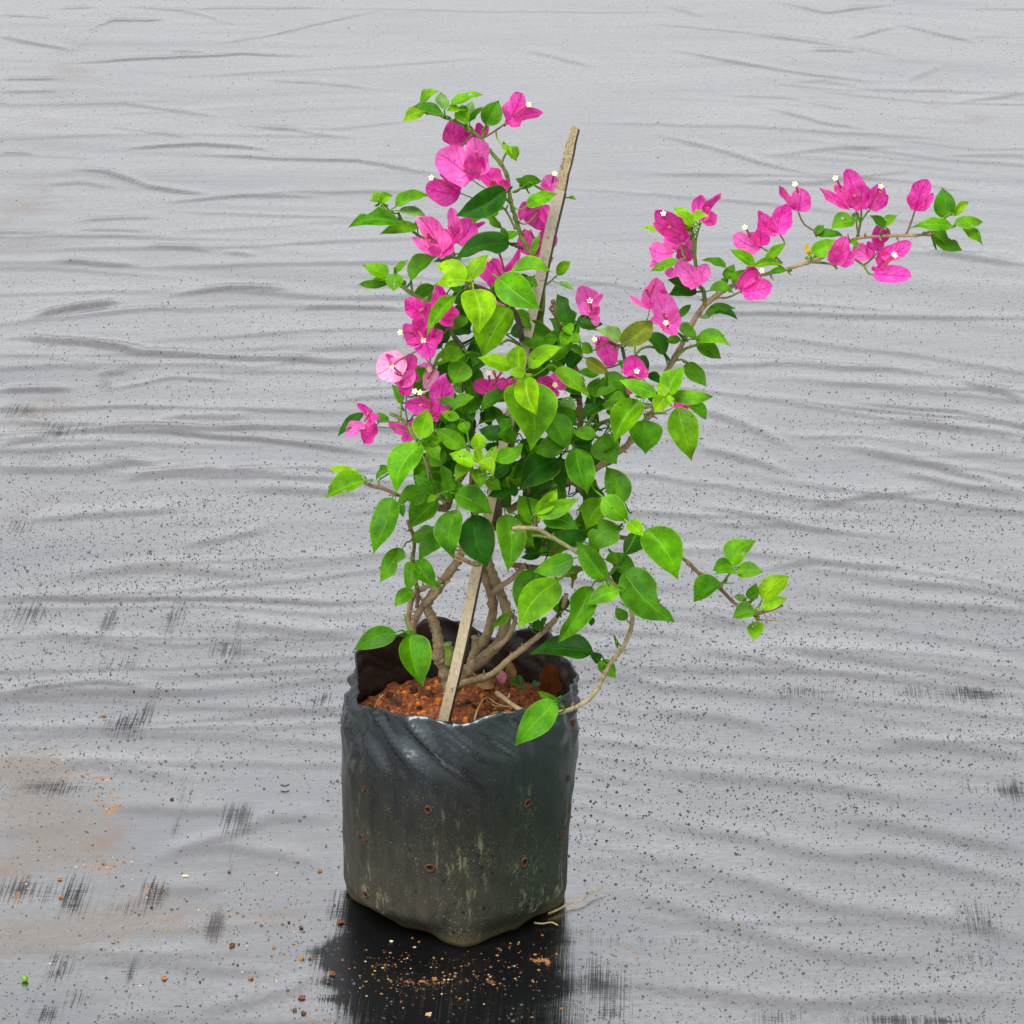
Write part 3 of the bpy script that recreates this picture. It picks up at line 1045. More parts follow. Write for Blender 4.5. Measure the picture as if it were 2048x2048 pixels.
def soil_clods():
    vs, fs, mi = [], [], []
    mats = [M_SOIL, simple("clod_orange", (.46, .13, .020), .8, .2, .5, 400, .6), simple("clod_dark", (.035, .013, .006), .8, .2, .5, 400, .6), simple("clod_ochre", (.24, .15, .04), .8, .2, .5, 400, .6), simple("moss", (.09, .085, .012), .9, .1, .6, 500, .6), simple("litter_tan", (.28, .18, .08), .8, .2, .5, 500, .4)]
    rr = random.Random(77)
    for _ in range(700):
        a, d = rr.uniform(0, 6.283), .087 * math.sqrt(rr.random())
        x, y = X0 + d * math.sin(a), Y0 - d * math.cos(a)
        moss = _ >= 520
        if moss:
            x, y = X0 + .028 + rr.gauss(0, .018), Y0 - .050 + rr.gauss(0, .014)
        r = .0009 + .0035 * rr.random() ** 3
        z = float(soil_z(x, y)[0])
        k = rr.choice([4, 4, 3, 2, 5]) if moss else rr.choice([0, 0, 1, 1, 1, 2, 3])
        o_ = len(vs)
        ring = [(r * rr.uniform(.6, 1.4) * math.cos(q * 1.047), r * rr.uniform(.6, 1.4) * math.sin(q * 1.047)) for q in range(6)]
        for hx, hz in ((1.0, -.3), (.75, .6)):
            for (px, py) in ring:
                vs.append((x + px * hx, y + py * hx, z + r * hz * rr.uniform(.8, 1.2)))
        vs.append((x, y, z + r * .95))
        for q in range(6):
            q2 = (q + 1) % 6
            fs.append((o_ + q, o_ + q2, o_ + 6 + q2, o_ + 6 + q)); mi.append(k)
            fs.append((o_ + 6 + q, o_ + 6 + q2, o_ + 12)); mi.append(k)
    o = obj("soil_clods", vs, fs, mats, smooth=False, midx=mi, origin=(X0, Y0, SOIL_Z))
    tag(o, "loose red and ochre soil lumps on top of the potting soil", "soil", kind="stuff")


soil_clods()

# ================================================================== THE PLANT
plant = empty("bougainvillea_plant", (X0, Y0, SOIL_Z))
tag(plant, "bushy bougainvillea with green leaves and magenta bracts growing in the black bag", "plant")

STEM_COL = {'b': (.25, .18, .095, 1), 'g': (.14, .20, .03, 1), 'r': (.17, .10, .05, 1), 'k': (.07, .055, .03, 1), 'w': (.27, .22, .11, 1)}
STEMS = []        # (point, radius) samples of all stems, for petioles to find


def stem(view, pts, r0, r1, col='b', f0=0., f1=None, name="branch", rough=.25):
    """pts in the picture's close-up `view`; radii in mm, depth f in cm from the axis"""
    f1 = f0 if f1 is None else f1
    path = []
    tot = sum(math.dist(a[:2], b[:2]) for a, b in zip(pts, pts[1:])) or 1
    run = 0
    for i, p in enumerate(pts):
        if i:
            run += math.dist(pts[i - 1][:2], p[:2])
        k = run / tot
        v = p[2] if len(p) > 2 else view
        px, py = vpx(v, p[0], p[1])
        path.append((at(px, py, (f0 + (f1 - f0) * k) / 100), (r0 + (r1 - r0) * k) / 1000))
    path = catmull(path, 6)
    if r0 > 2.2 and name == "branch":
        path = [(p, r * .77 * (1 + .18 * (random.random() - .5) + (.28 if i % 7 == 3 and random.random() < .6 else 0))) for i, (p, r) in enumerate(path)]
    for q in path:
        STEMS.append(q[0])
    vs, fs, uv = tube_geo(path, 8, rough)
    if r0 > 1.8 and name == "branch":                 # thorns and bud scars
        for i in range(3, len(path) - 2, 4):
            if random.random() < .55:
                p, r = path[i]
                d = (path[i + 1][0] - path[i - 1][0]).normalized()
                sd = Quaternion(d, random.uniform(0, 6.28)) @ d.orthogonal().normalized()
                ln_ = random.uniform(.0025, .006)
                tv, tf, tu = tube_geo([(p + sd * r * .6, .0011), (p + sd * (r + ln_ * .4), .0009), (p + sd * (r + ln_) + d * ln_ * .3, .0003)], 5)
                o_ = len(vs)
                vs += tv; uv += tu
                fs += [tuple(a + o_ for a in q) for q in tf]
    o = obj(name, vs, fs, M_BARK, plant, uvs=uv)
    o.color = STEM_COL[col]
    return o


# main stems from the soil
stem('E', [(965, 1420), (950, 1380), (920, 1250), (890, 1180), (880, 1080), (865, 980), (830, 870), (790, 790), (825, 720), (900, 620), (960, 540), (1020, 450), (1080, 330), (1140, 180), (1150, 20), (1160, -150)], 7.2, 3.6, 'b', 1, 1)
stem('E', [(910, 1190), (790, 1130), (710, 1050), (680, 960), (720, 860), (770, 780), (860, 690), (910, 600)], 5.2, 3.6, 'b', 1, 1.6)
stem('E', [(665, 940), (660, 840), (690, 720), (760, 660), (840, 625)], 3.4, 2.8, 'b', 1, 1)
stem('E', [(990, 1400), (1050, 1320), (1130, 1240), (1220, 1170), (1320, 1070), (1370, 940), (1390, 840), (1360, 740), (1310, 620), (1270, 510), (1240, 380), (1260, 200), (1290, 20)], 7.5, 3.8, 'b', 0, 0)
stem('E', [(1110, 1260), (1160, 1130), (1230, 1020), (1270, 900), (1285, 760), (1235, 600), (1200, 500), (1180, 380), (1250, 200), (1330, -100), (1380, -270)], 6.2, 4.0, 'b', -1, 0)
stem('E', [(1270, 700), (1340, 640), (1420, 590), (1530, 480)], 3.6, 2.4, 'b', 1, 3)
stem('E', [(1010, 1390), (1070, 1358), (1270, 1300), (1400, 1190), (1550, 1070), (1680, 960), (1790, 830), (1830, 700)], 4.6, 2.6, 'b', 1, 4)
stem('E', [(1290, 1105), (1390, 1030), (1450, 890), (1430, 870)], 3.4, 2.6, 'b', 1, 2)
stem('E', [(1135, 1170), (1150, 1090), (1150, 1015)], 3.0, 3.2, 'w', 1, 1.4, "stub")
stem('E', [(960, 1220), (965, 1150), (945, 1065)], 4.6, 4.2, 'g', 2, 2, "stub")
stem('E', [(900, 640), (940, 610), (968, 600)], 1.6, 1.2, 'b', 2, 2, "stub")
stem('E', [(720, 800), (725, 690), (700, 560), (690, 440), (700, 300), (650, 150)], 2.4, 2.0, 'r', 2, 2)
stem('E', [(670, 1000), (700, 1060), (720, 1090)], 2.0, 1.6, 'g', 2, 1)
stem('E', [(1420, 480), (1580, 500), (1780, 490), (1932, 510), (2100, 470)], 3.0, 2.6, 'r', 1, 2)
stem('E', [(1500, 350), (1640, 330), (1760, 380)], 2.6, 2.0, 'r', 2, 2)
stem('E', [(1430, 215), (1470, 208), (1610, 215), (1700, 260), (1880, 370), (1990, 440)], 1.9, 1.6, 'w', 9.4, 8)
stem('E', [(1440, 230), (1432, 250)], 2.0, 1.5, 'w', 9.4, 9.4, "stub")
stem('E', [(1575, 262), (1680, 272), (1760, 300)], 1.1, 1.4, 'g', 9, 8.6)
stem('F', [(150, 1475), (280, 1445), (400, 1380), (465, 1300), (500, 1230), (560, 1120), (640, 1020), (695, 890), (705, 800), (680, 700), (620, 632), (560, 560), (480, 470)], 2.0, 1.9, 'w', 9, 6)
stem('F', [(150, 1475), (60, 1490), (-80, 1440), (-230, 1330)], 2.0, 2.4, 'w', 9, 2)
stem('F', [(690, 750), (655, 730), (615, 702)], .8, .5, 'b', 7, 7)
stem('F', [(620, 1040), (640, 1050), (655, 1062)], 1.0, .5, 'w', 8, 8)
stem('F', [(520, 240), (700, 270), (860, 300), (1020, 382), (1100, 440), (1160, 500), (1230, 540), (1320, 620), (1400, 700), (1480, 760), (1560, 800)], 2.6, 1.9, 'r', 1, 1)
stem('F', [(1550, 790), (1640, 762), (1690, 745), (1745, 725)], 1.9, 1.3, 'r', 1, 1)
stem('F', [(1560, 800), (1572, 830)], 1.8, 1.5, 'r', 1, 1, "stub")
stem('F', [(1560, 812), (1620, 830), (1730, 836), (1795, 882)], .6, .35, 'w', 1, 1.4, "dry_twig", 0)
stem('F', [(1635, 826), (1612, 775)], .5, .35, 'w', 1.2, 1.4, "dry_twig", 0)
stem('F', [(1318, 600), (1330, 575), (1355, 540), (1395, 480)], 1.4, .9, 'g', 1, 1)
stem('F', [(1325, 577), (1410, 572)], .7, .5, 'w', 1, 1)
stem('F', [(1545, 770), (1575, 740), (1600, 690)], 1.2, .8, 'g', 1, 1)
stem('F', [(1500, 745), (1530, 700), (1575, 668)], .6, .4, 'w', 1, 1)
stem('F', [(140, 480), (190, 545), (240, 515), (310, 495)], 1.4, 1.2, 'g', 7, 6)
# upper left stem
stem('A', [(1330, 1500, 'B'), (1400, 1150, 'B'), (1480, 830, 'B'), (1580, 480, 'B'), (1630, 180, 'B'), (1655, 1600), (1610, 1370), (1540, 1250), (1480, 1120), (1440, 980), (1412, 880), (1392, 720), (1340, 620), (1250, 510), (1190, 430), (1090, 350), (980, 300), (900, 265), (800, 245)], 5.0, 1.5, 'g', -1, 0)
stem('A', [(1210, 432), (1290, 385), (1385, 320)], .9, .7, 'r', 0, 1)
stem('A', [(1345, 640), (1360, 590), (1390, 530)], 1.2, .8, 'g', 0, 0)
stem('A', [(1430, 832), (1490, 802), (1560, 760)], .8, .6, 'g', 0, -1)
stem('A', [(1420, 920), (1370, 870), (1340, 850)], 1.5, 1.0, 'g', 0, 3)
stem('A', [(1450, 1110), (1430, 1060), (1380, 970), (1330, 920)], 1.1, .7, 'g', 0, 0)
stem('A', [(1380, 970), (1395, 930)], .9, .7, 'g', 0, 0)
stem('A', [(1500, 1250), (1430, 1225), (1390, 1205)], 1.6, 1.0, 'r', 0, 4)
stem('A', [(1235, 330), (1225, 380), (1205, 425)], 1.0, 1.0, 'g', 0, 0)
stem('A', [(1600, 1340), (1595, 1290), (1620, 1200)], 1.0, .7, 'r', 0, 1)
stem('A', [(1480, 1060), (1520, 1070), (1560, 1050)], .8, .6, 'g', 0, 0)
stem('A', [(1000, 1300), (970, 1230), (985, 1190)], 1.3, 1.0, 'g', -1, 0)
stem('A', [(585, 985), (592, 1030), (640, 1088), (800, 1200), (960, 1290), (1100, 1420)], 1.0, 1.9, 'g', 0, -2)
stem('A', [(455, 900), (560, 1020), (640, 1088)], .8, .9, 'g', 0, 0)
stem('A', [(575, 1505), (620, 1540), (700, 1600), (780, 1640), (900, 1720), (1000, 1850)], 1.7, 2.0, 'g', 0, 0)
stem('A', [(675, 1490), (685, 1560), (705, 1605)], 1.0, 1.1, 'g', 0, 0)
stem('A', [(1095, 1520), (1240, 1570), (1400, 1670), (1470, 1780), (1500, 1940)], 2.2, 2.4, 'k', 6, 1)
stem('A', [(1085, 1490), (1110, 1530), (1140, 1560)], 2.6, 2.0, 'r', 8, 8)
stem('A', [(1260, 1570), (1290, 1520), (1340, 1470)], 1.0, .8, 'g', 5, 7)
stem('B', [(1480, 130), (1505, 300), (1520, 480), (1510, 640)], 2.3, 2.6, 'k', 0, 0)
stem('B', [(1335, 330), (1400, 298), (1470, 330), (1500, 370)], 1.1, 1.2, 'g', 3, 1)
stem('B', [(955, 170), (990, 260), (1050, 340), (1090, 430), (1100, 560), (1098, 700), (1120, 900), (1140, 1100)], 2.0, 2.6, 'k', 0, 0)
stem('B', [(860, 240), (930, 245), (960, 200)], .8, .9, 'k', 0, 0)
stem('B', [(1030, 595), (1090, 630)], .9, 1.0, 'k', 0, 0)
stem('B', [(690, 390), (745, 375)], .7, .7, 'g', 0, 0)
stem('B', [(330, 1355), (380, 1380), (450, 1395), (520, 1420), (570, 1445), (700, 1470), (890, 1470), (950, 1540)], 1.6, 2.0, 'r', 0, 2)
stem('B', [(440, 1390), (435, 1350), (445, 1330)], .8, .6, 'g', 0, 0)
stem('B', [(520, 843), (600, 880), (660, 940), (700, 1020), (800, 1090)], 1.6, 1.9, 'g', 0, 2)
stem('B', [(650, 900), (635, 800), (645, 710)], .7, .5, 'r', 0, 0)
stem('B', [(600, 860), (602, 770)], .9, .7, 'g', -1, -3)
stem('B', [(668, 985), (560, 955), (440, 945)], .7, .5, 'r', 1, 0)
stem('B', [(645, 920), (540, 905), (440, 907)], .7, .5, 'r', 1, 0)
stem('B', [(780, 1160), (800, 1230), (830, 1350), (900, 1480)], 1.8, 2.4, 'w', 3, 2)
stem('B', [(880, 1540), (940, 1545), (985, 1430), (1040, 1340), (1090, 1260)], 4.4, 2.6, 'r', 1, 1)
stem('B', [(930, 1500), (900, 1450), (870, 1470)], 2.4, 1.6, 'w', 2, 3)
stem('B', [(1125, 1420), (1122, 1330), (1128, 1240)], 2.4, 1.8, 'r', 4, 8)
stem('B', [(1340, 1210), (1380, 1260), (1370, 1340), (1330, 1450), (1310, 1700)], 6.5, 5.0, 'r', -1, -1)
stem('B', [(1300, 1330), (1420, 1330), (1560, 1430)], 4.0, 2.6, 'r', -1, 1)
stem('B', [(1610, 1700), (1600, 1600), (1596, 1560)], 1.3, 1.2, 'r', 8, 9)
stem('B', [(1522, 548), (1528, 575), (1500, 640)], 1.6, 1.8, 'g', 10, 1)
stem('B', [(1205, 1212), (1190, 1250), (1150, 1330), (1125, 1420)], 1.4, 2.0, 'g', 9.5, 3)
stem('F', [(520, 545), (560, 500), (640, 420)], 1.3, 1.6, 'g', 9, 3)
stem('B', [(1600, 1590), (1560, 1640), (1480, 1700)], 1.2, 1.6, 'g', 9, 2)
# right hand arching branch
stem('C', [(60, 1720), (220, 1620), (480, 1520), (700, 1410), (860, 1290), (960, 1210), (1090, 1030), (1150, 960), (1200, 820), (1240, 680), (1310, 560), (1370, 440), (1400, 370), (1510, 200), (1640, 95), (1760, 30),
             (700, 640, 'D'), (830, 610, 'D'), (960, 570, 'D'), (1060, 530, 'D'), (1190, 455, 'D'), (1300, 440, 'D'), (1430, 436, 'D'), (1530, 432, 'D'), (1600, 405, 'D'), (1700, 386, 'D')], 4.2, 1.5, 'b', -1, 1)
stem('C', [(430, 1500), (540, 1505), (610, 1580), (700, 1700), (780, 1900)], 3.0, 2.4, 'r', 0, 1)
stem('C', [(575, 690), (585, 870), (600, 1050), (560, 1250)], 3.2, 3.6, 'r', 0, 0)
stem('C', [(390, 150), (430, 260), (460, 370), (520, 560), (575, 690)], 2.8, 3.2, 'r', 0, 0)
stem('C', [(520, 355), (570, 310)], 1.4, 1.0, 'g', 0, 1)
stem('C', [(370, 210), (420, 280)], 1.2, 1.4, 'r', 0, 0)
stem('C', [(600, 1160), (660, 1060), (750, 920), (790, 880)], 2.2, 1.6, 'g', 1, 2)
stem('C', [(640, 1140), (710, 1080), (850, 1030), (980, 960), (1130, 935), (1240, 870)], 2.0, 1.5, 'g', 1, 7)
stem('C', [(1120, 990), (1180, 990), (1230, 990)], 1.2, .9, 'g', 3, 7)
stem('C', [(1000, 540), (1010, 480), (1060, 420)], .9, .7, 'g', 0, 0)
stem('C', [(925, 585), (905, 500), (870, 485), (810, 460)], 1.6, 1.2, 'k', 1, 1)
stem('C', [(925, 585), (960, 640), (1000, 700)], 1.4, 1.2, 'k', 1, 1)
stem('C', [(1000, 560), (1060, 505), (1140, 500), (1220, 545), (1260, 600)], 1.2, 1.2, 'g', 0, 0)
stem('C', [(1250, 640), (1225, 550)], 1.0, .8, 'g', 0, 0)
stem('C', [(1300, 600), (1350, 592), (1390, 610)], 1.0, .8, 'g', 0, 0)
stem('C', [(1310, 570), (1380, 510), (1470, 480)], 1.6, 1.2, 'g', 0, 0)
stem('C', [(1490, 270), (1540, 275), (1590, 240)], 1.6, 1.0, 'g', 0, 0)
stem('C', [(1370, 430), (1330, 400), (1290, 380)], 1.2, .9, 'r', 0, 1)
stem('C', [(1600, 130), (1690, 130), (1790, 85)], 1.0, .8, 'r', 0, 1)
stem('D', [(432, 790), (425, 720), (400, 680), (382, 560), (374, 470), (368, 410)], 2.0, 1.4, 'g', 0, 0)
stem('D', [(382, 560), (388, 450), (412, 370)], 1.1, .8, 'g', 0, 0)
stem('D', [(375, 525), (340, 500), (310, 480)], .9, .7, 'r', 0, 0)
stem('D', [(825, 575), (780, 535), (712, 490)], .9, .7, 'g', 0, 0)
stem('D', [(830, 600), (785, 560), (835, 480), (808, 425)], .9, .6, 'r', 0, 0)
stem('D', [(1000, 430), (985, 410), (935, 375), (905, 312)], .9, .7, 'r', 0, 0)
stem('D', [(1205, 448), (1222, 370), (1228, 300)], 1.3, .8, 'g', 0, 0)
stem('D', [(1222, 370), (1262, 308)], .9, .7, 'g', 0, 0)
stem('D', [(1215, 440), (1205, 400), (1202, 365)], .9, .7, 'g', 0, 0)
stem('D', [(1222, 370), (1195, 296)], .8, .6, 'r', 0, 0)
stem('D', [(1450, 432), (1468, 400), (1500, 306)], 1.0, .7, 'r', 0, 0)
stem('D', [(1160, 520), (1180, 545), (1240, 590), (1262, 625), (1300, 636)], 1.1, .8, 'g', 1, 1)
stem('D', [(1235, 585), (1262, 570), (1310, 520)], .9, .7, 'g', 1, 0)
stem('D', [(965, 570), (1070, 580), (1105, 605)], 1.1, .9, 'g', 0, 1)
stem('D', [(1095, 585), (1100, 572)], .9, .8, 'g', 1, 1)
stem('D', [(1570, 415), (1640, 350), (1690, 315)], 1.0, .7, 'g', 0, 0)
stem('D', [(975, 565), (970, 540)], 1.0, .8, 'g', 0, 1)
stem('D', [(1540, 430), (1585, 430), (1600, 408)], 1.2, 1.1, 'r', 0, 0)
stem('D', [(590, 700), (640, 690)], 1.0, .9, 'g', 0, 0)
stem('D', [(535, 655), (540, 685), (560, 700)], 1.0, .9, 'g', 0, 0)

# ---------------------------------------------------------------- leaves: base x y, tip x y, width, tone, depth in cm
LEAVES = {
 'A': """770,235,612,305,95,y,0 920,258,665,190,75,m,1 745,165,890,80,75,l,0 800,110,820,55,25,y,0 925,215,905,85,95,p,-1 975,180,1210,82,75,l,1
 1035,222,940,228,62,y,1 1095,328,1060,182,100,l,1 1112,310,1132,150,90,p,-1 1100,312,1215,185,55,m,0 1232,335,1330,148,150,m,1
 1400,500,1465,602,88,l,1 1352,480,1425,588,50,y,1 1380,815,1000,1010,190,d,5 1325,970,1120,1068,100,m,1 1410,1210,990,1292,185,d,5
 1265,1012,1350,1105,60,m,2 1350,1165,1485,1122,65,l,3 1350,1100,1400,1200,48,m,3 455,905,400,820,78,y,1 452,912,365,900,50,l,1 455,905,542,858,75,l,1
 582,1062,190,1090,130,m,2 345,1010,275,1022,38,l,0 560,940,808,850,95,l,1 590,970,815,1022,78,p,1 620,1085,505,1118,60,m,0 725,1095,440,1146,88,l,1
 720,1090,712,1045,40,m,-1 676,1490,890,1292,125,m,1 985,1300,850,1350,75,d,-4 510,1442,320,1375,110,l,1 570,1432,652,1335,50,l,1 520,1500,275,1512,70,m,0
 520,1462,380,1475,30,y,1 548,1440,545,1572,125,l,2 635,1530,600,1490,40,m,0 1095,1470,850,1380,130,y,8 1110,1490,1245,1275,115,y,8 1085,1490,850,1522,105,y,9
 1140,1558,1175,1880,240,y,10 1012,1600,790,1905,100,l,9 1085,1760,985,1855,90,m,3 845,1530,690,1640,95,m,-2 1060,1560,965,1548,50,d,2
 1415,1430,1742,1440,112,l,7 1320,1470,1640,1712,225,l,8 1510,1490,1625,1535,70,m,1 1760,1450,1865,1345,80,l,-2 1690,1310,1615,1300,70,p,-4
 1590,1285,1636,1140,50,l,2 1535,935,1765,840,105,l,1 1482,806,1655,742,95,m,-1 1525,800,1450,730,55,m,-1 1850,872,1902,886,30,l,-3
 1440,1470,1620,1540,80,d,-2""",
 'B': """1400,55,1195,425,270,l,5 1430,95,1580,225,100,m,0 1560,80,1600,240,90,d,-1 1125,235,965,250,90,d,-1 1065,350,900,402,110,m,0
 1070,400,825,490,110,l,2 1078,465,985,625,190,l,2 1140,320,1110,560,120,d,-2 1160,385,1130,605,150,d,0 1430,500,1175,425,118,y,9 1482,530,1470,325,138,y,10
 1550,500,1795,330,122,y,9 1520,545,1400,530,80,y,11 1530,575,1608,855,175,y,11 1446,622,1592,1097,350,l,9 1490,200,1560,320,80,d,-4 1640,300,1740,240,110,d,-2
 1645,320,1775,282,68,m,1 1020,790,918,615,112,m,4 1030,805,870,730,80,m,5 1010,800,1155,718,90,l,6 1035,885,900,828,72,l,6 1050,850,1140,955,90,d,2
 1050,910,1092,1000,88,l,6 985,660,1090,640,95,p,0 1370,690,1180,802,105,m,3 1265,800,1300,855,60,d,1 602,772,530,620,70,m,-4 510,905,410,830,60,m,-1 325,840,125,1020,75,d,-1
 745,1027,806,805,148,l,7 1072,1095,850,945,125,l,5 752,1050,922,1035,82,l,6 762,1060,905,1200,100,l,6 745,1065,540,1415,210,l,7 1005,1020,880,1140,110,d,-1
 1150,1225,960,1140,108,y,9 1190,1112,1165,982,112,y,9 1192,1215,1155,1078,70,y,10 1240,1205,1310,1080,80,y,10 1180,1200,1290,1305,100,y,11 1310,1195,1512,1065,125,l,8
 1132,1240,1000,1340,98,l,8 1160,1255,1190,1400,110,l,8 1360,1045,1180,960,125,d,6 1455,1055,1300,960,100,m,6 1200,830,1270,950,80,d,0 1430,940,1300,880,95,d,6 1380,1195,1285,1330,110,d,6 1400,880,1350,990,90,m,6
 1690,850,1845,1122,185,m,5 1800,1080,1600,1140,150,m,6 1760,1180,1480,1412,230,d,5 1790,1170,1805,1430,125,d,2 335,1345,40,1470,155,l,1 290,1295,60,1240,70,y,0
 528,1250,415,1340,75,m,2 785,1425,568,1515,150,m,6 860,1440,700,1332,110,m,3 895,1245,720,1312,80,m,0 968,1440,890,1215,98,m,4 1005,1190,930,1370,110,d,0
 875,1488,660,1692,190,m,4 860,1455,795,1505,50,l,6 535,1470,375,1872,185,m,3 560,1495,560,1610,70,y,-1 620,1520,620,1615,50,m,1 835,1690,680,1800,115,m,2
 905,1730,730,1922,140,m,3 1005,1440,1285,1590,180,m,6 1015,1558,975,1925,195,m,7 1135,1600,1252,1990,260,d,6 1380,1590,1397,2015,205,m,6 1475,1410,1250,1450,125,d,6 1420,1240,1290,1390,100,d,5 1300,1330,1420,1400,70,m,5
 1240,1340,1345,1410,95,m,6 1535,1190,1430,1330,120,d,2 1597,1662,1480,1440,170,l,7 1605,1595,1530,1455,80,m,5 1600,1590,1770,1395,105,y,9 1600,1592,1930,1470,125,l,9
 1660,1620,1920,1700,150,m,8 1100,850,1080,1080,120,d,-1 1290,1060,1300,1160,120,d,-1 980,1060,1020,1180,100,d,-2""",
 'C': """510,342,420,95,150,d,2 430,20,565,90,40,p,-1 570,305,765,320,105,d,1 720,372,640,370,30,p,0 898,452,722,368,105,p,2 902,482,1140,275,165,o,4
 1228,552,1058,395,120,d,1 1345,450,1225,450,65,m,1 1325,275,1430,175,55,m,0 1525,250,1755,212,75,m,0 1590,230,1772,288,55,d,0 1335,340,1470,450,80,m,1 1450,440,1715,480,105,l,1
 1465,450,1645,585,125,m,0 1385,615,1538,795,125,m,-1 1030,570,1105,690,90,d,0 1100,700,1200,770,70,d,0 1160,850,885,738,112,l,8 1250,862,1370,632,148,l,8 1270,862,1590,855,108,l,7
 1250,892,1165,765,85,y,9 1225,870,1150,985,118,y,10 1228,895,1300,882,92,y,10 1320,945,1437,1340,215,l,8 1400,925,1535,1045,90,m,-1 1040,900,842,1195,200,l,5 1080,1042,1092,1290,235,m,2
 932,900,800,895,98,l,3 850,952,755,925,65,l,4 800,960,850,1020,60,m,2 785,690,965,862,105,m,1 420,655,678,872,118,l,6 465,655,340,630,85,m,2 430,440,310,462,65,m,3
 500,380,460,502,95,l,5 480,345,535,410,80,l,5 535,400,600,472,78,l,3 612,470,692,540,78,m,3 530,485,620,540,60,m,3 600,545,510,685,115,d,1 640,580,812,692,95,o,4 740,692,575,680,78,m,3
 705,872,730,718,120,m,3 862,792,710,872,78,m,4 600,855,510,885,90,d,0 450,900,570,960,78,p,4 740,900,620,920,90,d,-1 960,872,860,830,70,d,0 1092,862,1000,865,60,d,0 1090,840,1140,920,60,d,0
 350,935,440,965,85,d,4 462,970,578,1082,120,m,3 712,1152,528,1125,95,m,6 702,1170,530,1205,88,d,5 690,1080,762,1122,30,m,2 725,1180,867,1368,205,m,3 830,1140,892,1222,70,d,1
 560,1252,655,1597,205,m,6 925,1652,785,1378,185,m,5 745,1560,615,1655,120,d,2 765,1612,965,1792,165,l,8 790,1640,640,1852,180,l,6 955,1800,1068,1905,108,y,9
 520,720,600,840,100,d,-2 660,990,740,1060,90,d,-2 420,540,480,640,90,d,-1 560,950,640,1040,80,m,-2 900,980,960,1080,80,d,-2""",
 'F': """800,205,1022,545,240,l,5 645,490,1002,842,265,m,8 790,250,640,382,130,d,3 575,370,735,552,118,m,4 400,310,482,372,70,l,7 518,552,310,278,148,m,10 520,410,612,440,78,l,7
 612,625,385,726,118,l,10 425,600,190,990,185,m,9 438,1052,0,1032,148,d,7 302,400,10,490,138,m,9 600,190,405,345,205,m,8 388,260,110,290,120,d,5 335,480,215,530,70,m,5
 450,500,520,560,80,d,3 580,460,632,622,90,d,4 200,765,242,645,70,d,4 195,770,150,715,50,m,4 400,815,430,872,45,d,4 482,1105,410,1055,70,d,4 485,1112,592,1232,105,l,4 668,825,590,740,78,m,7
 1315,570,1125,705,138,m,2 1390,455,1560,278,145,l,1 1395,465,1258,490,100,m,2 1420,505,1272,505,60,l,3 1425,502,1612,495,108,l,2 1500,672,1562,568,78,m,1 1505,672,1577,640,55,m,2
 1598,680,1786,508,138,y,1 1600,742,1777,680,85,y,3 1490,702,1405,660,50,p,1 1552,770,1395,812,105,m,3 1570,840,1545,972,105,l,2 30,860,80,880,50,m,3 85,850,110,800,30,m,3
 590,980,605,1030,20,m,7 300,560,330,470,40,o,6""",
 'E': """1630,520,1470,862,260,m,5 1768,598,1475,958,245,l,7 1640,530,1772,530,75,d,4 1752,1492,1438,1825,200,m,12 1775,1520,1612,1415,62,m,10 562,985,245,1112,150,m,3 668,1000,770,1378,220,m,9
 630,985,705,965,38,m,4 1402,848,1270,962,62,m,4 612,360,445,617,145,m,4 672,460,640,682,122,m,5 692,668,545,790,100,l,3 715,452,870,645,138,m,5 845,620,905,650,38,m,5
 1645,290,1510,390,110,d,2 1640,400,1490,430,60,d,1 1580,930,1650,900,50,d,3 1640,910,1660,950,40,m,3""",
 'D': """190,408,115,398,32,y,0 370,372,268,284,52,y,2 372,385,312,310,58,y,3 372,370,455,335,52,y,3 355,418,345,365,40,o,2 395,330,412,300,28,y,2 290,558,150,616,50,l,4
 392,722,245,738,75,d,0 335,690,240,658,48,d,0 538,597,418,553,40,m,1 535,656,577,578,58,m,1 455,715,582,722,52,m,2 540,690,510,652,35,m,1 682,597,553,503,58,l,1 680,592,837,585,42,l,2
 590,702,648,603,70,l,0 842,612,742,632,32,l,1 740,560,846,466,48,l,1 975,525,1095,452,85,l,2 1005,435,1147,432,48,m,0 980,562,1062,520,38,m,0 967,542,948,473,28,Y,1 990,432,1038,378,38,m,0
 1190,362,1073,402,85,l,1 1200,367,1207,308,35,p,0 1175,458,1212,497,30,l,1 1347,390,1271,332,48,m,1 1347,387,1412,326,44,l,1 1655,347,1638,188,105,m,-1 1692,388,1474,380,62,l,1
 1590,415,1737,510,98,m,0 1700,372,1853,358,62,l,1 1700,335,1782,260,44,y,0 1745,385,1848,483,58,l,0 1690,320,1700,280,24,m,0 1600,470,1585,402,26,m,0 340,900,320,870,40,p,-1"""}

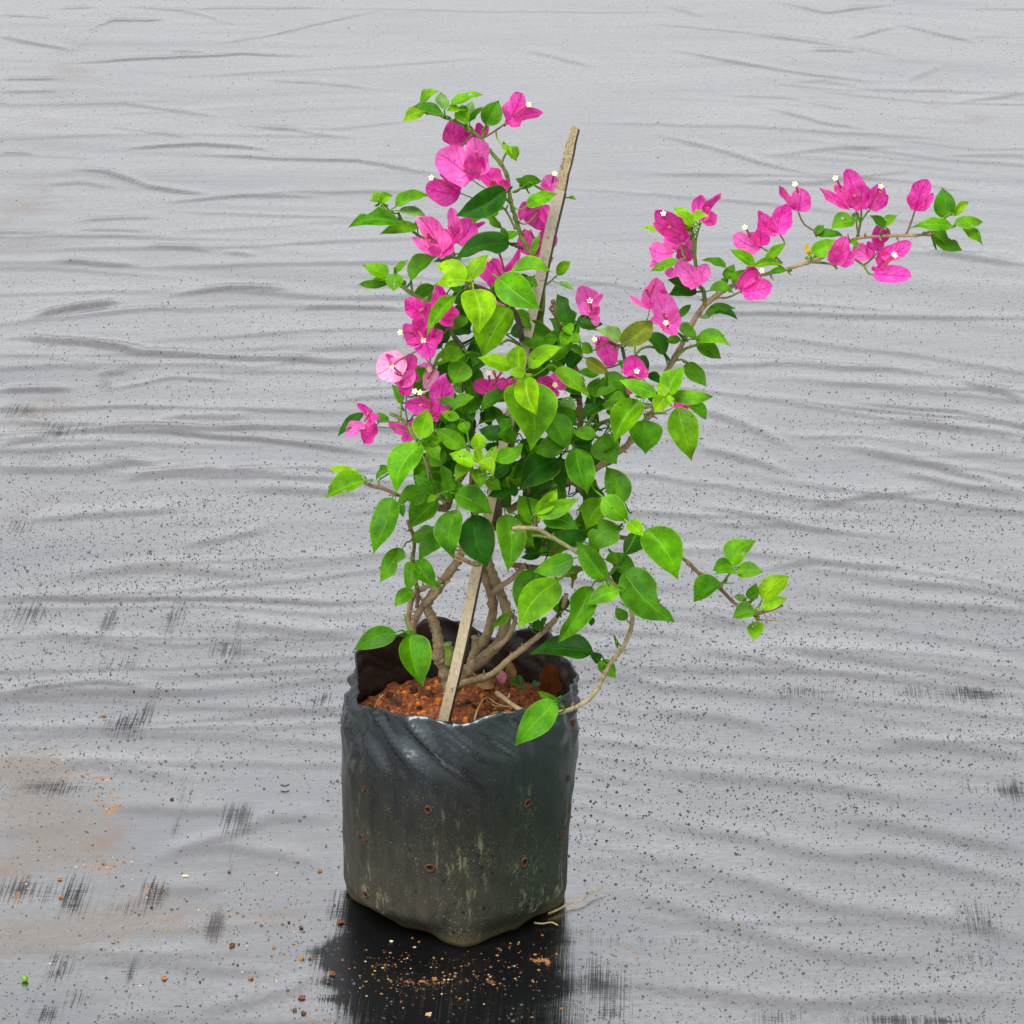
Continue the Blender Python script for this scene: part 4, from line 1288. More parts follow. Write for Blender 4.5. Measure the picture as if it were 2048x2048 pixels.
# bracts, one line per flower: base x y, tip x y, width, tone; then florets *x y (white star) and stamens +x y x y
FLOWERS = {
 'A': """0; 1390,315,1500,95,175,M 1378,312,1652,245,100,K 1382,312,1485,350,95,K *1545,185,1440,270
 -1; 1010,507,1008,300,175,K 1075,480,1112,335,130,K 1005,508,935,350,60,K
 -1; 1200,427,1168,320,112,K 1215,425,1250,330,40,M
 3; 1130,742,868,540,275,L 1180,700,1148,432,195,L 1140,742,1085,560,130,M 1180,745,1205,570,80,M +1120,690,1060,660 +1175,590,1160,530
 1; 1045,842,785,795,205,K 1040,805,893,680,65,K 1040,815,940,760,90,K *832,728,960,790
 1; 1345,885,1212,660,165,M 1335,885,1392,745,95,K 1318,905,1265,735,80,M +1310,800,1270,735 +1320,810,1290,740
 -3; 1710,835,1732,703,155,L 1700,835,1640,770,60,L *1742,697,1725,760
 -2; 1640,932,1585,1097,195,K 1645,935,1705,1070,120,M 1630,940,1480,1035,110,K
 -2; 1590,1292,1508,1110,145,M 1602,1292,1705,1080,155,M 1595,1292,1692,1268,95,M +1600,1180,1560,1120 +1630,1200,1700,1165
 2; 905,1292,735,1015,190,L 895,1300,688,1170,85,L 925,1305,930,1105,120,M 915,1300,800,1260,80,M +865,1200,790,1130 +855,1190,780,1160 +870,1210,810,1190
 1; 1000,1212,968,953,115,L 1010,1215,1130,1020,195,M 1000,1205,938,1150,50,L 1090,1125,1228,1055,40,M +1020,1130,960,1080
 1; 1290,1512,1300,1325,195,M 1370,1425,1482,1258,62,M 1300,1510,1225,1440,90,M *1258,1335,1345,1455 *1325,1268,1372,1425
 4; 1165,1545,1240,1548,62,L
 2; 1258,1612,1390,1682,58,L 1110,1300,1172,1285,32,M
 4; 860,1735,905,1528,165,K 885,1700,1032,1748,110,K 870,1745,995,1812,120,M *895,1685,880,1720 *935,1655,890,1700
 3; 780,1745,628,1640,165,K 790,1760,690,1850,130,M 770,1770,810,1650,80,K +770,1740,745,1710 +785,1750,760,1700""",
 'B': """3; 775,275,608,195,135,M 745,305,840,100,170,K 785,305,705,95,140,M 760,290,640,330,80,L *765,295,730,230 *600,240,700,250
 3; 768,285,818,437,175,M 775,290,918,238,115,K
 2; 625,420,425,555,235,P 570,480,490,402,50,M 640,525,682,395,115,K 705,525,552,620,115,L 640,560,735,590,90,M 645,600,622,712,115,K *538,488,620,430 +600,545,520,470 +610,560,560,540
 0; 862,512,785,662,115,P 862,500,740,490,50,L *815,515,850,505 +840,520,800,580
 4; 885,855,932,562,185,M 875,845,635,770,140,M 885,872,770,870,90,K *745,690,830,790 *706,680,760,750 +830,800,745,780
 0; 395,915,268,768,60,M 345,912,437,870,85,M 335,930,193,1012,112,L 425,930,318,1052,145,K +330,900,360,840 +340,960,290,965
 -1; 668,982,508,920,85,M 665,985,628,1072,95,M 672,965,692,878,52,M
 2; 1270,695,1138,612,120,K 1195,705,1385,595,145,K 1330,650,1457,600,75,M *1360,525,1290,630 *1250,545,1260,600 +1320,600,1290,530
 5; 1725,640,1850,515,150,M 1730,640,1618,588,112,K 1735,640,1702,720,140,K *1745,632,1730,650""",
 'C': """1; 645,262,608,38,175,L 685,262,768,98,48,L 690,245,718,345,68,L 660,262,740,200,60,M +675,220,665,150 +710,250,715,190 *668,157,680,220
 -1; 1112,215,1172,-12,175,L 1100,185,967,120,50,L 1120,215,1240,80,80,M +1110,120,1085,60 +1120,100,1150,20
 2; 1255,335,1165,115,205,L 1250,335,1332,255,105,L 1232,290,1305,408,115,L 1205,305,1118,290,65,L +1240,320,1210,235 +1240,320,1235,265 *1232,318,1245,340
 1; 745,420,832,645,165,M 735,420,700,470,40,L *705,440,740,460
 4; 990,700,978,556,175,M 990,700,1104,690,110,M 985,705,900,680,85,M 985,700,970,852,75,K *1015,678,1005,700
 3; 1300,942,1467,868,55,K 1300,885,1402,950,75,K 1290,930,1400,870,60,M""",
 'D': """1; 332,462,178,308,125,K 330,472,320,328,72,M 322,472,170,372,70,M *222,325,262,400 +280,420,250,390
 0; 402,352,408,228,80,M 420,352,513,230,48,K 428,335,482,380,85,K 405,350,460,300,60,M
 1; 272,520,148,498,112,L 275,560,150,592,72,L 272,600,235,636,65,M
 -1; 325,482,225,450,82,M 335,490,310,562,95,K 352,430,362,556,62,M
 1; 402,692,286,568,105,L 392,682,442,578,85,L 380,672,350,698,75,L
 0; 712,502,578,432,105,L 722,490,728,363,85,M 715,500,660,420,60,M *635,395,660,440
 0; 802,427,842,272,115,M 795,427,698,310,78,M
 0; 906,312,922,193,115,M 900,300,805,181,40,K *890,175,905,215
 0; 1187,297,1150,96,115,M 1172,302,1009,197,52,M 1190,292,1092,180,62,M *1095,145,1120,190
 1; 1225,302,1232,154,108,M 1215,300,1180,235,60,K +1225,260,1190,230
 1; 1272,302,1332,170,105,M 1300,302,1360,228,55,K 1270,290,1275,200,60,K *1325,187,1310,230 +1310,260,1325,210
 0; 1506,310,1562,150,105,K 1502,305,1463,238,60,K 1530,310,1592,215,42,M
 2; 620,722,682,596,105,K 622,722,778,690,115,M 612,702,725,615,60,M *718,615,690,650
 2; 1102,582,1152,436,95,M 1112,582,1178,515,85,M 1098,572,1068,508,72,M +1130,520,1100,480
 1; 1272,547,1193,478,85,L 1278,545,1262,462,52,M
 0; 1312,517,1322,370,72,K 1330,470,1364,398,42,K
 1; 1320,540,1480,470,92,M 1332,592,1342,500,72,K 1290,627,1482,640,102,M 1285,615,1300,595,30,M *1395,540,1330,610 *1390,532,1340,590"""}

_sid = [0]


def nearest_stem(p, maxd):
    best, bd = None, maxd
    for q in STEMS:
        d = (q - p).length
        if d < bd:
            best, bd = q, d
    return best


def leaf(view, bx, by, tx, ty, w, tone, f):
    _sid[0] += 1
    rnd = random.Random(_sid[0] * 7 + 1)
    s = VIEWS[view][2]
    px0, py0 = vpx(view, bx, by)
    px1, py1 = vpx(view, tx, ty)
    dn = (py1 - py0) * .0004                                   # downward leaves swing outward, upward ones lean back
    df = max(-.02, min(.028, dn * .55)) + rnd.uniform(-.006, .006)
    B, T = at(px0, py0, f / 100), at(px1, py1, f / 100 + df)
    n, fac = frame_for(B, T, rnd.uniform(.25, .5), rnd.uniform(-.35, .35))
    dist = (B - cam.location).length
    width = w / s * dist / FPX / fac * 1.07
    ln = (T - B).length
    width = min(width, ln * 1.05)
    vs, fs, uv = blade(B, T, width, n, 'leaf', 14, 8, rnd.choice([rnd.uniform(.05, .35), rnd.uniform(.35, .85)]), rnd.uniform(.0, .12), rnd.uniform(.015, .06), _sid[0])
    chew = rnd.random()
    if (chew < .16 and tone in 'md') or (view, bx) in (('E', 612), ('F', 645), ('B', 762), ('B', 1310)):
        i0, side = rnd.randint(4, 9), rnd.choice([0, 1])
        for di, am in ((0, .35), (1, .62), (2, .5), (3, .2)):
            c_ = vs[(i0 + di) * 9 + 4]
            for dj, wgt in ((0, 1.0), (1, .75), (2, .3)):
                j = dj if side == 0 else 8 - dj
                q = (i0 + di) * 9 + j
                vs[q] = vs[q].lerp(c_, am * wgt * rnd.uniform(.7, 1.1))
    elif chew < .155:
        k_ = rnd.randint(4, 9) * 8 + rnd.randint(1, 6)
        for q in fs[k_]:
            vs[q] = vs[q] + (T - B) * rnd.uniform(-.012, .012)
        del fs[k_]
    nb = len(fs)
    # stalk
    u = (T - B).normalized()
    tgt = nearest_stem(B, .045)
    back = B - u * .006 - n * .002
    if tgt is None:
        tgt = B - u * .014 - Vector((0, -1, 0)) * .012 - n * .004
    elif (tgt - B).length < .004:
        back = (B + tgt) / 2
    pv, pf, pu = tube_geo(catmull([(B + u * ln * .04, .0005), (back, .00065), ((back + tgt) / 2 + Vector((0, .001, -.002)), .0007), (tgt, .0008)], 3), 5)
    o_ = len(vs)
    vs += pv
    uv += [(.5, .72)] * len(pv)
    fs += [tuple(a + o_ for a in q) for q in pf]
    midx = [0] * nb + [0] * len(pf)
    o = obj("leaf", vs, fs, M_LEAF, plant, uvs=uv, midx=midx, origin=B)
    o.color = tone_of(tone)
    return o


def floret(parent, x, y, x0, y0, view, f):
    c0 = at(*vpx(view, x0, y0), f / 100 + .004)
    c1 = at(*vpx(view, x, y), f / 100 + .016)
    vs, fs, _ = tube_geo(catmull([(c0, .0011), ((c0 + c1) / 2 + Vector((0, 0, .001)), .0010), (c1, .0013)], 3), 6)
    midx = [0] * len(fs)
    n = (TO_CAM * .7 + (c1 - c0).normalized() * .8).normalized()
    a = n.orthogonal().normalized()
    b = n.cross(a)
    rot = random.uniform(0, 6)
    o_ = len(vs)
    vs.append(c1 + n * .0004)
    K = 20
    for k in range(K):
        an = 2 * math.pi * k / K + rot
        r = .0022 * (1 + .22 * math.cos(5 * (an - rot)))
        vs.append(c1 + (a * math.cos(an) + b * math.sin(an)) * r + n * (.0014 + .0006 * math.cos(5 * (an - rot))))
    for k in range(K):
        fs.append((o_, o_ + 1 + k, o_ + 1 + (k + 1) % K)); midx.append(1)
    o_ = len(vs)
    for k in range(8):
        an = 2 * math.pi * k / 8
        vs.append(c1 + (a * math.cos(an) + b * math.sin(an)) * .0009 + n * .0016)
    fs.append(tuple(range(o_, o_ + 8))); midx.append(2)
    obj("floret", vs, fs, [M_TUBE, M_PETAL, M_EYE], parent, midx=midx)


def flower(view, f, items):
    s = VIEWS[view][2]
    fl, base = None, None
    for it in items:
        if it[0] in '*+':
            v = [float(q) for q in it[1:].split(',')]
            if it[0] == '*':
                floret(fl, *v, view, f)
            else:
                c0 = at(*vpx(view, v[0], v[1]), f / 100 + .008)
                c1 = at(*vpx(view, v[2], v[3]), f / 100 + .017)
                vs, fs, uv = tube_geo(catmull([(c0, .0009), ((c0 + c1) / 2 + Vector((0, 0, -.0008)), .0009), (c1, .0014)], 3), 6)
                obj("closed_floret", vs, fs, M_TUBE, fl)
            continue
        q = it.split(',')
        bx, by, tx, ty, w = (float(z) for z in q[:5])
        _sid[0] += 1
        rnd = random.Random(_sid[0] * 13 + 5)
        px0, py0 = vpx(view, bx, by)
        px1, py1 = vpx(view, tx, ty)
        B = at(px0, py0, f / 100)
        df = rnd.uniform(-.004, .012)
        T = at(px1, py1, f / 100 + df)
        if fl is None:
            fl = empty("flower", B, plant)
            base = B
            tgt = nearest_stem(B, .07)
            if tgt is not None and (tgt - B).length > .003:
                d = (tgt - B)
                vs, fs, uv = tube_geo(catmull([(B, .0005), (B + d * .5 + Vector((0, .001, -.002)), .00055), (tgt, .0006)], 3), 5)
                st = obj("flower_stalk", vs, fs, M_BARK, fl)
                st.color = STEM_COL['g']
        n, fac = frame_for(B, T, rnd.uniform(.05, .4), rnd.uniform(-.55, .55))
        dist = (B - cam.location).length
        width = w / s * dist / FPX / fac * 1.04
        vs, fs, uv = blade(B, T, width, n, 'bract', 14, 10, rnd.uniform(.1, .6), rnd.uniform(-.16, .05), rnd.uniform(.05, .105), _sid[0])
        o = obj("bract", vs, fs, M_BRACT, fl, uvs=uv, origin=B)
        o.color = tone_of(q[5], .08)


for vw, txt in LEAVES.items():
    for it in txt.split():
        q = it.split(',')
        leaf(vw, *(float(z) for z in q[:5]), q[5], float(q[6]))
HULL = [(800, 580), (1060, 560), (1160, 640), (1280, 720), (1330, 800), (1230, 870), (1240, 1000), (1320, 1110), (1180, 1140), (1080, 1130), (980, 1050),
        (860, 1010), (790, 1000), (800, 870), (850, 740)]


def in_hull(x, y):
    c = False
    for (x1, y1), (x2, y2) in zip(HULL, HULL[1:] + HULL[:1]):
        if (y1 > y) != (y2 > y) and x < (x2 - x1) * (y - y1) / (y2 - y1) + x1:
            c = not c
    return c


inner = random.Random(5)
VIEWS['P'] = (0, 0, 1.0)
cnt = 0
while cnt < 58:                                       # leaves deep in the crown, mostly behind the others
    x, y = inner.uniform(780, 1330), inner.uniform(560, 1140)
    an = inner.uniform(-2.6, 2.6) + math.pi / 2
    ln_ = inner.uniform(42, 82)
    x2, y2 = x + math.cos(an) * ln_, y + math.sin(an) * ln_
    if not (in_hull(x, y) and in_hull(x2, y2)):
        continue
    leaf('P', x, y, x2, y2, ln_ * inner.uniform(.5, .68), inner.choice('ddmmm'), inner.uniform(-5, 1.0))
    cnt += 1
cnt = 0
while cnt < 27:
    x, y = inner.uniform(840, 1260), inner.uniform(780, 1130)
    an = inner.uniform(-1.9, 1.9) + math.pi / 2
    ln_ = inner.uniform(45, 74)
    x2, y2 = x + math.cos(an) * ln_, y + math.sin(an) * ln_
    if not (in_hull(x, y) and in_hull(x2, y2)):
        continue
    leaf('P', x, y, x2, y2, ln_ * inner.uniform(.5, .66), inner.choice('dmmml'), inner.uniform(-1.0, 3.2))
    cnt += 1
for vw, txt in FLOWERS.items():
    for line in txt.split('\n'):
        f_, rest = line.split(';')
        flower(vw, float(f_), rest.split())


# ================================================================== STAKE AND TIE
def build_stake():
    m, nt, out = mat("split_bamboo")
    v = mapped(nt, (1, 1, .05))
    n1 = noise(nt, v, 900, 4, .6)
    n2 = noise(nt, mapped(nt, (1, 1, 1)), 300, 5, .7)
    n3 = noise(nt, mapped(nt, (1, 1, 1)), 25, 3, .6)
    sep = N(nt, "SeparateXYZ"); L(nt, mapped(nt, (1, 1, 1)), sep.inputs[0])
    c = mixc(nt, ramp(nt, n1, [(.3, 0.0), (.7, 1.0)]), (.26, .205, .12), (.40, .33, .22))
    grey = ramp(nt, sep.outputs[2], [(.25, .0), (.5, .9)])
    c = mixc(nt, grey, c, (.275, .25, .195))
    c = mixc(nt, ramp(nt, n2, [(.55, 0.0), (.68, .75)]), c, (.06, .048, .03))
    c = mixc(nt, ramp(nt, n3, [(.7, 0.0), (.76, .7)]), c, (.22, .14, .06))
    p = N(nt, "BsdfPrincipled"); L(nt, c, p.inputs["Base Color"]); p.inputs["Roughness"].default_value = .75
    b = N(nt, "Bump"); b.inputs["Strength"].default_value = .4; b.inputs["Distance"].default_value = .001
    L(nt, math_node(nt, 'ADD', n1, n2), b.inputs["Height"]); L(nt, b.outputs[0], p.inputs["Normal"])
    L(nt, p.outputs[0], out.inputs[0])
    side = simple("bamboo_shaded_side", (.06, .046, .024), .7, .3, .5, 400)  # shade of the stake's right face, painted as a darker colour
    tipm = simple("broken_wood", (.25, .20, .115), .8, .2, .6, 700)
    a = at(884, 1470, .050)
    t = at(1147, 262, -.018)
    root = empty("bamboo_stake", a)
    tag(root, "weathered split bamboo stake leaning up through the plant, broken at its top", "stake")
    d = (t - a).normalized()
    u = Vector((1, -.30, 0)); u = (u - d * u.dot(d)).normalized()
    w = d.cross(u)
    if w.y > 0:
        w = -w                                       # w looks at the camera
    a2 = a - d * .06
    brk = a + (t - a) * .905

    def prism(name, p0, p1, x0, x1, z0, z1, mats, jag=0.0, seg=14):
        vs, fs, mi = [], [], []
        ln = (p1 - p0).length
        for i in range(seg + 1):
            k = i / seg
            c = p0 + (p1 - p0) * k
            wb = .0003 * math.sin(i * 2.3) + .0002 * math.sin(i * 5.1)
            for (x, z) in ((x0, z1), (x1, z1), (x1, z0), (x0, z0)):
                jj = (random.uniform(-jag, jag) if i == seg else 0)
                vs.append(c + u * (x + wb) + w * z + d * jj)
        for i in range(seg):
            for k in range(4):
                k2 = (k + 1) % 4
                fs.append((i * 4 + k, i * 4 + k2, i * 4 + 4 + k2, i * 4 + 4 + k))
                mi.append(1 if k == 1 else 0)
        fs.append((3, 2, 1, 0)); mi.append(0)
        fs.append((seg * 4, seg * 4 + 1, seg * 4 + 2, seg * 4 + 3)); mi.append(0)
        return obj(name, vs, fs, mats, root, smooth=False, midx=mi, origin=p0)

    prism("stake_body", a2, brk, -.0048, .0042, -.0045, .0040, [m, side], .002)
    prism("broken_tip", brk - d * .004, t, -.0022, .0040, -.0043, .0028, [tipm, side], .005, 6)
    prism("splinter", brk - d * .004, t - d * .012, -.0040, -.0024, -.004, .0020, [tipm, side], .006, 4)
    # raffia tie
    tr = simple("raffia", (.30, .22, .11), .8, .2, .4, 500)
    c = at(*vpx('E', 1080, 405), .04)
    tie = empty("twine_tie", c)
    tag(tie, "beige raffia tie holding a stem to the stake above the bag", "tie")
    for k in range(2):
        pts = []
        for i in range(13):
            an = 2 * math.pi * i / 12
            pts.append((c + Vector(((.013 * math.cos(an)), .012 * math.sin(an), -.005 * math.cos(an) + .003 * k - .003 + .001 * math.sin(an * 3 + k))), .0011))
        vs, fs, uv = tube_geo(catmull(pts, 2), 6, .3)
        obj("strand", vs, fs, tr, tie)
    return root


build_stake()


# ================================================================== LITTER ON THE SOIL
def soil_at(px, py, dz=0.0):
    z = SOIL_Z + dz
    for _ in range(4):
        g = on_ground(px, py, z)
        z = float(soil_z(g.x, g.y)[0]) + dz
    return on_ground(px, py, z)


def loose_blade(name, label, cat, view, bx, by, tx, ty, w, mtl, col, lift0, lift1, fold, arch, wav, kind='leaf', roll=0.0):
    B = soil_at(*vpx(view, bx, by), lift0)
    px, py = vpx(view, tx, ty)
    q = soil_at(*vpx(view, bx, by), 0)
    T = at(px, py, Y0 - q.y + lift1)
    n, fac = frame_for(B, T, .3, roll)
    width = w / VIEWS[view][2] * (B - cam.location).length / FPX / fac
    vs, fs, uv = blade(B, T, width, n, kind, 12, 8, fold, arch, wav, _sid[0])
    _sid[0] += 1
    o = obj(name, vs, fs, mtl, uvs=uv, origin=B)
    o.color = (*col, 1)
    tag(o, label, cat)
    return o


loose_blade("dead_leaf", "curled rusty brown dead leaf standing inside the bag's right rim", "dead leaf", 'E', 1735, 1440, 1690, 1200, 200, M_LEAF, (.16, .045, .008), .004, .012, .35, -.06, .05)
loose_blade("dead_leaf", "small pale tan dried leaf curled at the foot of the low right stem", "dead leaf", 'E', 1290, 1365, 1150, 1385, 100, M_LEAF, (.36, .22, .10), .004, .01, .5, .2, .08)
loose_blade("faded_bract", "faded pink and brown fallen bract on the soil behind the clover", "fallen bract", 'E', 1350, 1365, 1330, 1265, 80, M_BRACT, (.55, .16, .25), .004, .004, .5, .1, .08, 'bract')
loose_blade("dead_bract", "crumpled brown fallen bract leaning beside the faded pink one", "fallen bract", 'E', 1420, 1380, 1415, 1205, 90, M_BRACT, (.30, .16, .05), .004, -.002, .5, .1, .1, 'bract')

weed = empty("clover_weed", soil_at(*vpx('E', 1500, 1520)))
tag(weed, "tiny green clover weed sprouting from the soil inside the bag", "weed")
wf = soil_at(*vpx('E', 1500, 1520))
wfr = Y0 - wf.y
top = at(*vpx('E', 1470, 1370), wfr)
vs, fs, uv = tube_geo(catmull([(wf, .0005), ((wf + top) / 2 + Vector((.001, 0, 0)), .0005), (top, .0004)], 4), 5)
so = obj("weed_stem", vs, fs, M_BARK, weed); so.color = (.30, .22, .10, 1)
for (bx, by, tx, ty, w) in [(1470, 1370, 1420, 1350, 38), (1468, 1362, 1440, 1312, 40), (1475, 1350, 1495, 1300, 38), (1480, 1350, 1512, 1325, 32), (1490, 1370, 1530, 1385, 38), (1485, 1385, 1510, 1418, 34), (1480, 1380, 1475, 1400, 26),
                            (1590, 1375, 1610, 1345, 30), (1600, 1380, 1635, 1370, 28), (1590, 1380, 1570, 1375, 26)]:
    B, T = at(*vpx('E', bx, by), wfr + .001), at(*vpx('E', tx, ty), wfr + .003)
    n, fac = frame_for(B, T, .5, random.uniform(-.4, .4))
    vs, fs, uv = blade(B, T, w / 3.715 * 3.1 / FPX / fac * 1.2, n, 'bract', 5, 4, .3, .03, .02, _sid[0]); _sid[0] += 1
    lo = obj("leaflet", vs, fs, M_LEAF, weed, uvs=uv); lo.color = (.07, .22, .05, 1)


def straw(name, label, pts, r, cat="straw", mtl=M_STRAW):
    vs, fs, uv = tube_geo(catmull([(p, r * (1 - .4 * i / len(pts))) for i, p in enumerate(pts)], 5), 6, .1)
    o = obj(name, vs, fs, mtl)
    tag(o, label, cat)
    return o


straw("dry_straw", "bent dry straw arching over the soil right of the stake", [soil_at(*vpx('E', x, y), h) for x, y, h in [(1145, 1650, .002), (1160, 1590, .003), (1200, 1500, .006), (1250, 1472, .009), (1330, 1520, .006), (1490, 1550, .004)]], .0009)
straw("dry_straw", "thin straw lying beside the arching one on the soil", [soil_at(*vpx('E', x, y), h) for x, y, h in [(1240, 1490, .004), (1300, 1530, .005), (1400, 1535, .006), (1500, 1560, .005)]], .0006)
p0 = soil_at(*vpx('E', 412, 1590))
straw("dry_straw", "short bent straw standing in the soil by the bag's left rim", [p0] + [at(*vpx('E', x, y), Y0 - p0.y) for x, y in [(410, 1530), (430, 1490), (470, 1445)]], .0007)
gp = [on_ground(*vpx('G', x, y), .003 + .0005 * i) for i, (x, y) in enumerate([(1470, 1375), (1540, 1345), (1600, 1312), (1690, 1285), (1740, 1245), (1820, 1205)])]
straw("dry_root", "pale dry root lying on the sheet at the bag's lower right corner", gp, .0011, "root")
gp = [on_ground(*vpx('G', x, y), .003) for x, y in [(1380, 1435), (1430, 1440), (1490, 1432), (1530, 1450)]]
straw("dry_root", "short yellow root scrap on the dark wet sheet right of the bag", gp, .0009, "root")
gp = [on_ground(x, y, .003) for x, y in [(562, 1570), (570, 1572), (578, 1569)]]
straw("dark_twig", "tiny dark twig on the grey sheet left of the bag", gp, .0011, "twig", simple("twig_dark", (.05, .035, .025), .7))

# ================================================================== CRUMBS ON THE SHEET
CR = {'b': simple("crumb_brown", (.085, .036, .012), .8, .3, .5, 500, .6), 'o': simple("crumb_orange", (.22, .095, .03), .8, .3, .4, 500, .5),
      'k': simple("crumb_black", (.02, .018, .016), .6, .3, .4, 500, .6), 'r': simple("crumb_brick", (.13, .04, .018), .8, .3, .4, 500, .6),
      'c': simple("crumb_cream", (.42, .29, .15), .7, .3, .25, 500, .4), 'w': simple("crumb_white", (.55, .48, .33), .7, .3, .15, 500, .2),
      'y': simple("crumb_ochre", (.22, .115, .02), .6, .3, .4, 500, .4)}


def crumb_mesh(name, c, rx, ry, rz, mtl, seed, smooth=False):
    bm = bmesh.new()
    bmesh.ops.create_icosphere(bm, subdivisions=2 if max(rx, ry) > .002 else 1, radius=1.0)
    rr = random.Random(seed)
    off = Vector((rr.uniform(0, 50), rr.uniform(0, 50), rr.uniform(0, 50)))
    from mathutils import noise as mn
    ang = rr.uniform(0, 3.14)
    ca, sa = math.cos(ang), math.sin(ang)
    vs = []
    for v in bm.verts:
        k = 1 if smooth else 1 + .75 * mn.noise(v.co * 1.6 + off)
        x, y = v.co.x * rx * k, v.co.y * ry * k
        if not smooth:
            x, y = x * ca - y * sa, x * sa + y * ca
        vs.append(Vector((x, y, max(-rz * .6, v.co.z * rz * k))) + c)
    fs = [tuple(v.index for v in f.verts) for f in bm.faces]
    bm.free()
    return obj(name, vs, fs, mtl, smooth=smooth)


def crumb(px, py, rpx, col, label, group=None, name="soil_crumb", cat="crumb", el=1.0):
    g = on_ground(px, py)
    r = .66 * rpx * math.hypot(g.y, CAM_H) / FPX
    g.z = ground_z(g.x, g.y) + r * .45
    o = crumb_mesh(name, g, r * el, r, r * .8, CR[col], int(px * 7 + py))
    tag(o, label, cat, group)


for a in [
    (464, 1893, 8, 'b', "largest dark brown clod on the sheet left of the bag's foot"),
    (478, 1890, 4, 'b', "small brown crumb touching the largest clod's right side"),
    (604, 1917, 7, 'y', "ochre brown clod between the bag and the largest clod"),
    (619, 1918, 5, 'r', "reddish flake just right of the ochre clod"),
    (604, 1996, 8, 'r', "upright reddish brown clod at the bottom edge left of the black patch"),
    (589, 2021, 6, 'b', "dark clod at the bottom edge, left one of the low pair"),
    (607, 2027, 7, 'b', "brown clod at the bottom edge, right one of the low pair"),
    (640, 1743, 6, 'y', "ochre crumb with a dark shadow close to the bag's left side"),
    (554, 1748, 5, 'c', "round cream pebble left of the bag"),
    (344, 1600, 5, 'b', "single dark brown pebble on clean sheet far left of the bag"),
    (208, 1433, 5, 'o', "small tan pebble on the sheet above the muddy stain"),
    (268, 1388, 4, 'b', "brown speck of soil highest up on the sheet at left"),
    (502, 1958, 6, 'o', "oblong orange crumb below the largest clod"),
    (303, 1816, 5, 'k', "black pebble among the dark streaks at left"),
    (578, 1846, 5, 'k', "black speck midway between clods and bag"),
    (602, 1856, 6, 'b', "dark crumb just left of the bag's black reflection"),
    (681, 1846, 9, 'r', "brick red clod at the bag's lower left corner"),
    (665, 1949, 8, 'r', "flat brick red chip left of the black patch"),
    (655, 1966, 5, 'r', "small red crumb under the flat brick chip"),
    (328, 1958, 8, 'o', "torn orange flake on the sheet near the bottom left"),
    (123, 1795, 6, 'o', "orange crumb on the muddy left edge, lower of two"),
    (120, 1759, 6, 'o', "orange crumb on the muddy left edge, upper of two"),
    (458, 1744, 5, 'r', "pinkish crumb on a dark streak left of the bag"),
    (548, 1896, 5, 'o', "yellowish crumb right of the largest clod"),
    (476, 1933, 4, 'b', "small brown crumb under the largest clod"),
    (400, 1964, 4, 'k', "black grain left of the oblong orange crumb"),
    (674, 1561, 4, 'r', "reddish crumb beside the bag's left wall"),
    (669, 1811, 4, 'b', "little brown crumb just left of the bag's bottom corner"),
    (1181, 1602, 4, 'b', "brown crumb on the sheet right of the bag, higher one"),
    (1138, 1713, 4, 'y', "ochre crumb on the sheet right of the bag, lower one"),
    (1477, 1852, 4, 'y', "lone olive crumb out on the right of the sheet"),
    (870, 1960, 7, 'o', "largest orange crumb on the black reflection patch before the bag"),
    (857, 2030, 7, 'c', "cream crumb at the very bottom of the black reflection patch"),
    (783, 1884, 5, 'w', "white chip on the black reflection patch near the bag's front"),
    (1095, 1928, 6, 'o', "orange crumb at the right end of the black reflection patch"),
    (803, 2004, 5, 'r', "rusty flake low on the left of the black reflection patch"),
]:
    crumb(*a, group="soil crumbs on the sheet", el=1.25)
for (px, py, rr_, cc, lb) in [
    (825, 1877, 4.2, 'o', "small orange crumb just right of the white chip on the black patch"),
    (838, 1885, 3.6, 'y', "tiny ochre crumb touching the orange one right of the white chip"),
    (889, 1953, 4.2, 'o', "left one of two orange crumbs right of the largest orange crumb"),
    (909, 1954, 4.4, 'o', "right one of two orange crumbs right of the largest orange crumb"),
    (947, 1950, 4.0, 'y', "ochre crumb straight in front of the bag's lowest corner"),
    (1000, 1968, 4.2, 'y', "lone ochre crumb in the right half of the black patch"),
    (1065, 1962, 4.2, 'o', "orange crumb below the bigger one at the black patch's right end"),
    (745, 1934, 4.4, 'o', "upper of two crumbs at the black patch's left side"),
    (745, 1950, 3.8, 'y', "lower of two crumbs at the black patch's left side"),
    (937, 2001, 4.0, 'o', "orange crumb low in the middle of the black patch"),
    (918, 1998, 3.4, 'y', "tiny ochre crumb left of the low orange one"),
    (1085, 1872, 3.8, 'o', "orange crumb beside the yellow root scrap"),
    (1038, 1886, 3.8, 'y', "ochre crumb under the bag's front right edge"),
]:
    crumb(px, py, rr_, cc, lb, "small crumbs on the black reflection patch")
g = on_ground(371, 1754)
o = crumb_mesh("white_seed", Vector((g.x, g.y, ground_z(g.x, g.y) + .0011)), .0034, .0012, .0009, CR['w'], 3, True)
tag(o, "long white seed lying on the sheet left of the bag", "seed")
g = on_ground(50, 1963)
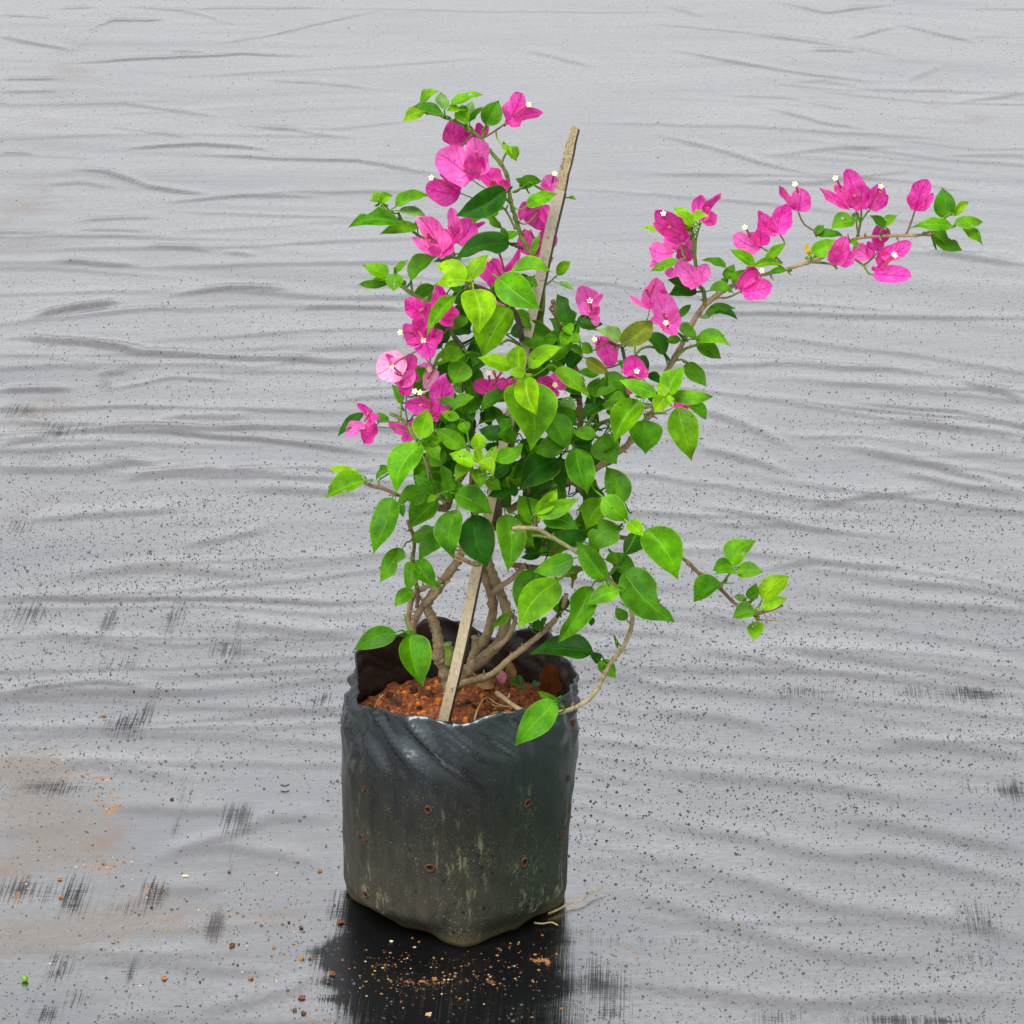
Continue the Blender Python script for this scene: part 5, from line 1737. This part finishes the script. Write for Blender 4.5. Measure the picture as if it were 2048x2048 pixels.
o = crumb_mesh("green_berry", Vector((g.x, g.y, ground_z(g.x, g.y) + .0028)), .0031, .0031, .0031, simple("berry_green", (.10, .25, .006), .4, .4, .25, 500), 4, True)
tag(o, "small round green berry on the sheet at the bottom left", "berry")


def grit():
    """fine soil grains nobody could count"""
    spots = []
    def put(px, py, sx, sy, n):
        for _ in range(n):
            spots.append((random.gauss(px, sx), random.gauss(py, sy)))
    put(890, 1945, 120, 45, 190); put(760, 1930, 30, 20, 40); put(850, 1965, 70, 7, 60); put(1040, 1910, 40, 30, 50)
    put(150, 1540, 60, 20, 90); put(215, 1600, 22, 30, 90); put(60, 1700, 60, 60, 70); put(200, 1730, 50, 20, 110); put(290, 1780, 30, 20, 50)
    put(30, 1780, 30, 20, 40); put(290, 1870, 40, 20, 40); put(520, 1830, 40, 12, 50); put(430, 1810, 70, 50, 50); put(300, 1750, 200, 150, 130); put(560, 1930, 70, 60, 50)
    put(620, 2010, 40, 25, 30); put(1180, 1750, 60, 120, 25)
    cols = ['o', 'y', 'b', 'c', 'r']
    vs, fs, mi, todo = [], [], [], []
    for (px, py) in spots:
        if py > 2080:
            continue
        g = on_ground(px, py)
        if math.hypot(g.x - X0, g.y - Y0) < .1:
            continue
        todo.append(g)
    zz = ripple(np.array([g.x for g in todo]), np.array([g.y for g in todo]))[0]
    for g, z in zip(todo, zz):
        r = .0004 + .0012 * random.random() ** 2.5
        z = float(z)
        k = random.choice([0, 0, 1, 1, 2, 3, 4])
        o_ = len(vs)
        for dx, dy, dz in ((1, 0, 0), (0, 1, 0), (-1, 0, 0), (0, -1, 0), (0, 0, .8)):
            vs.append((g.x + dx * r * random.uniform(.6, 1.6), g.y + dy * r * random.uniform(.6, 1.6), z + dz * r - .0001))
        for q in range(4):
            fs.append((o_ + q, o_ + (q + 1) % 4, o_ + 4)); mi.append(k)
    o = obj("soil_grit", vs, fs, [CR[c] for c in cols], smooth=False, midx=mi, origin=(0, 2.7, 0))
    tag(o, "fine orange and brown soil grit sprinkled over the sheet", "grit", kind="stuff")


grit()
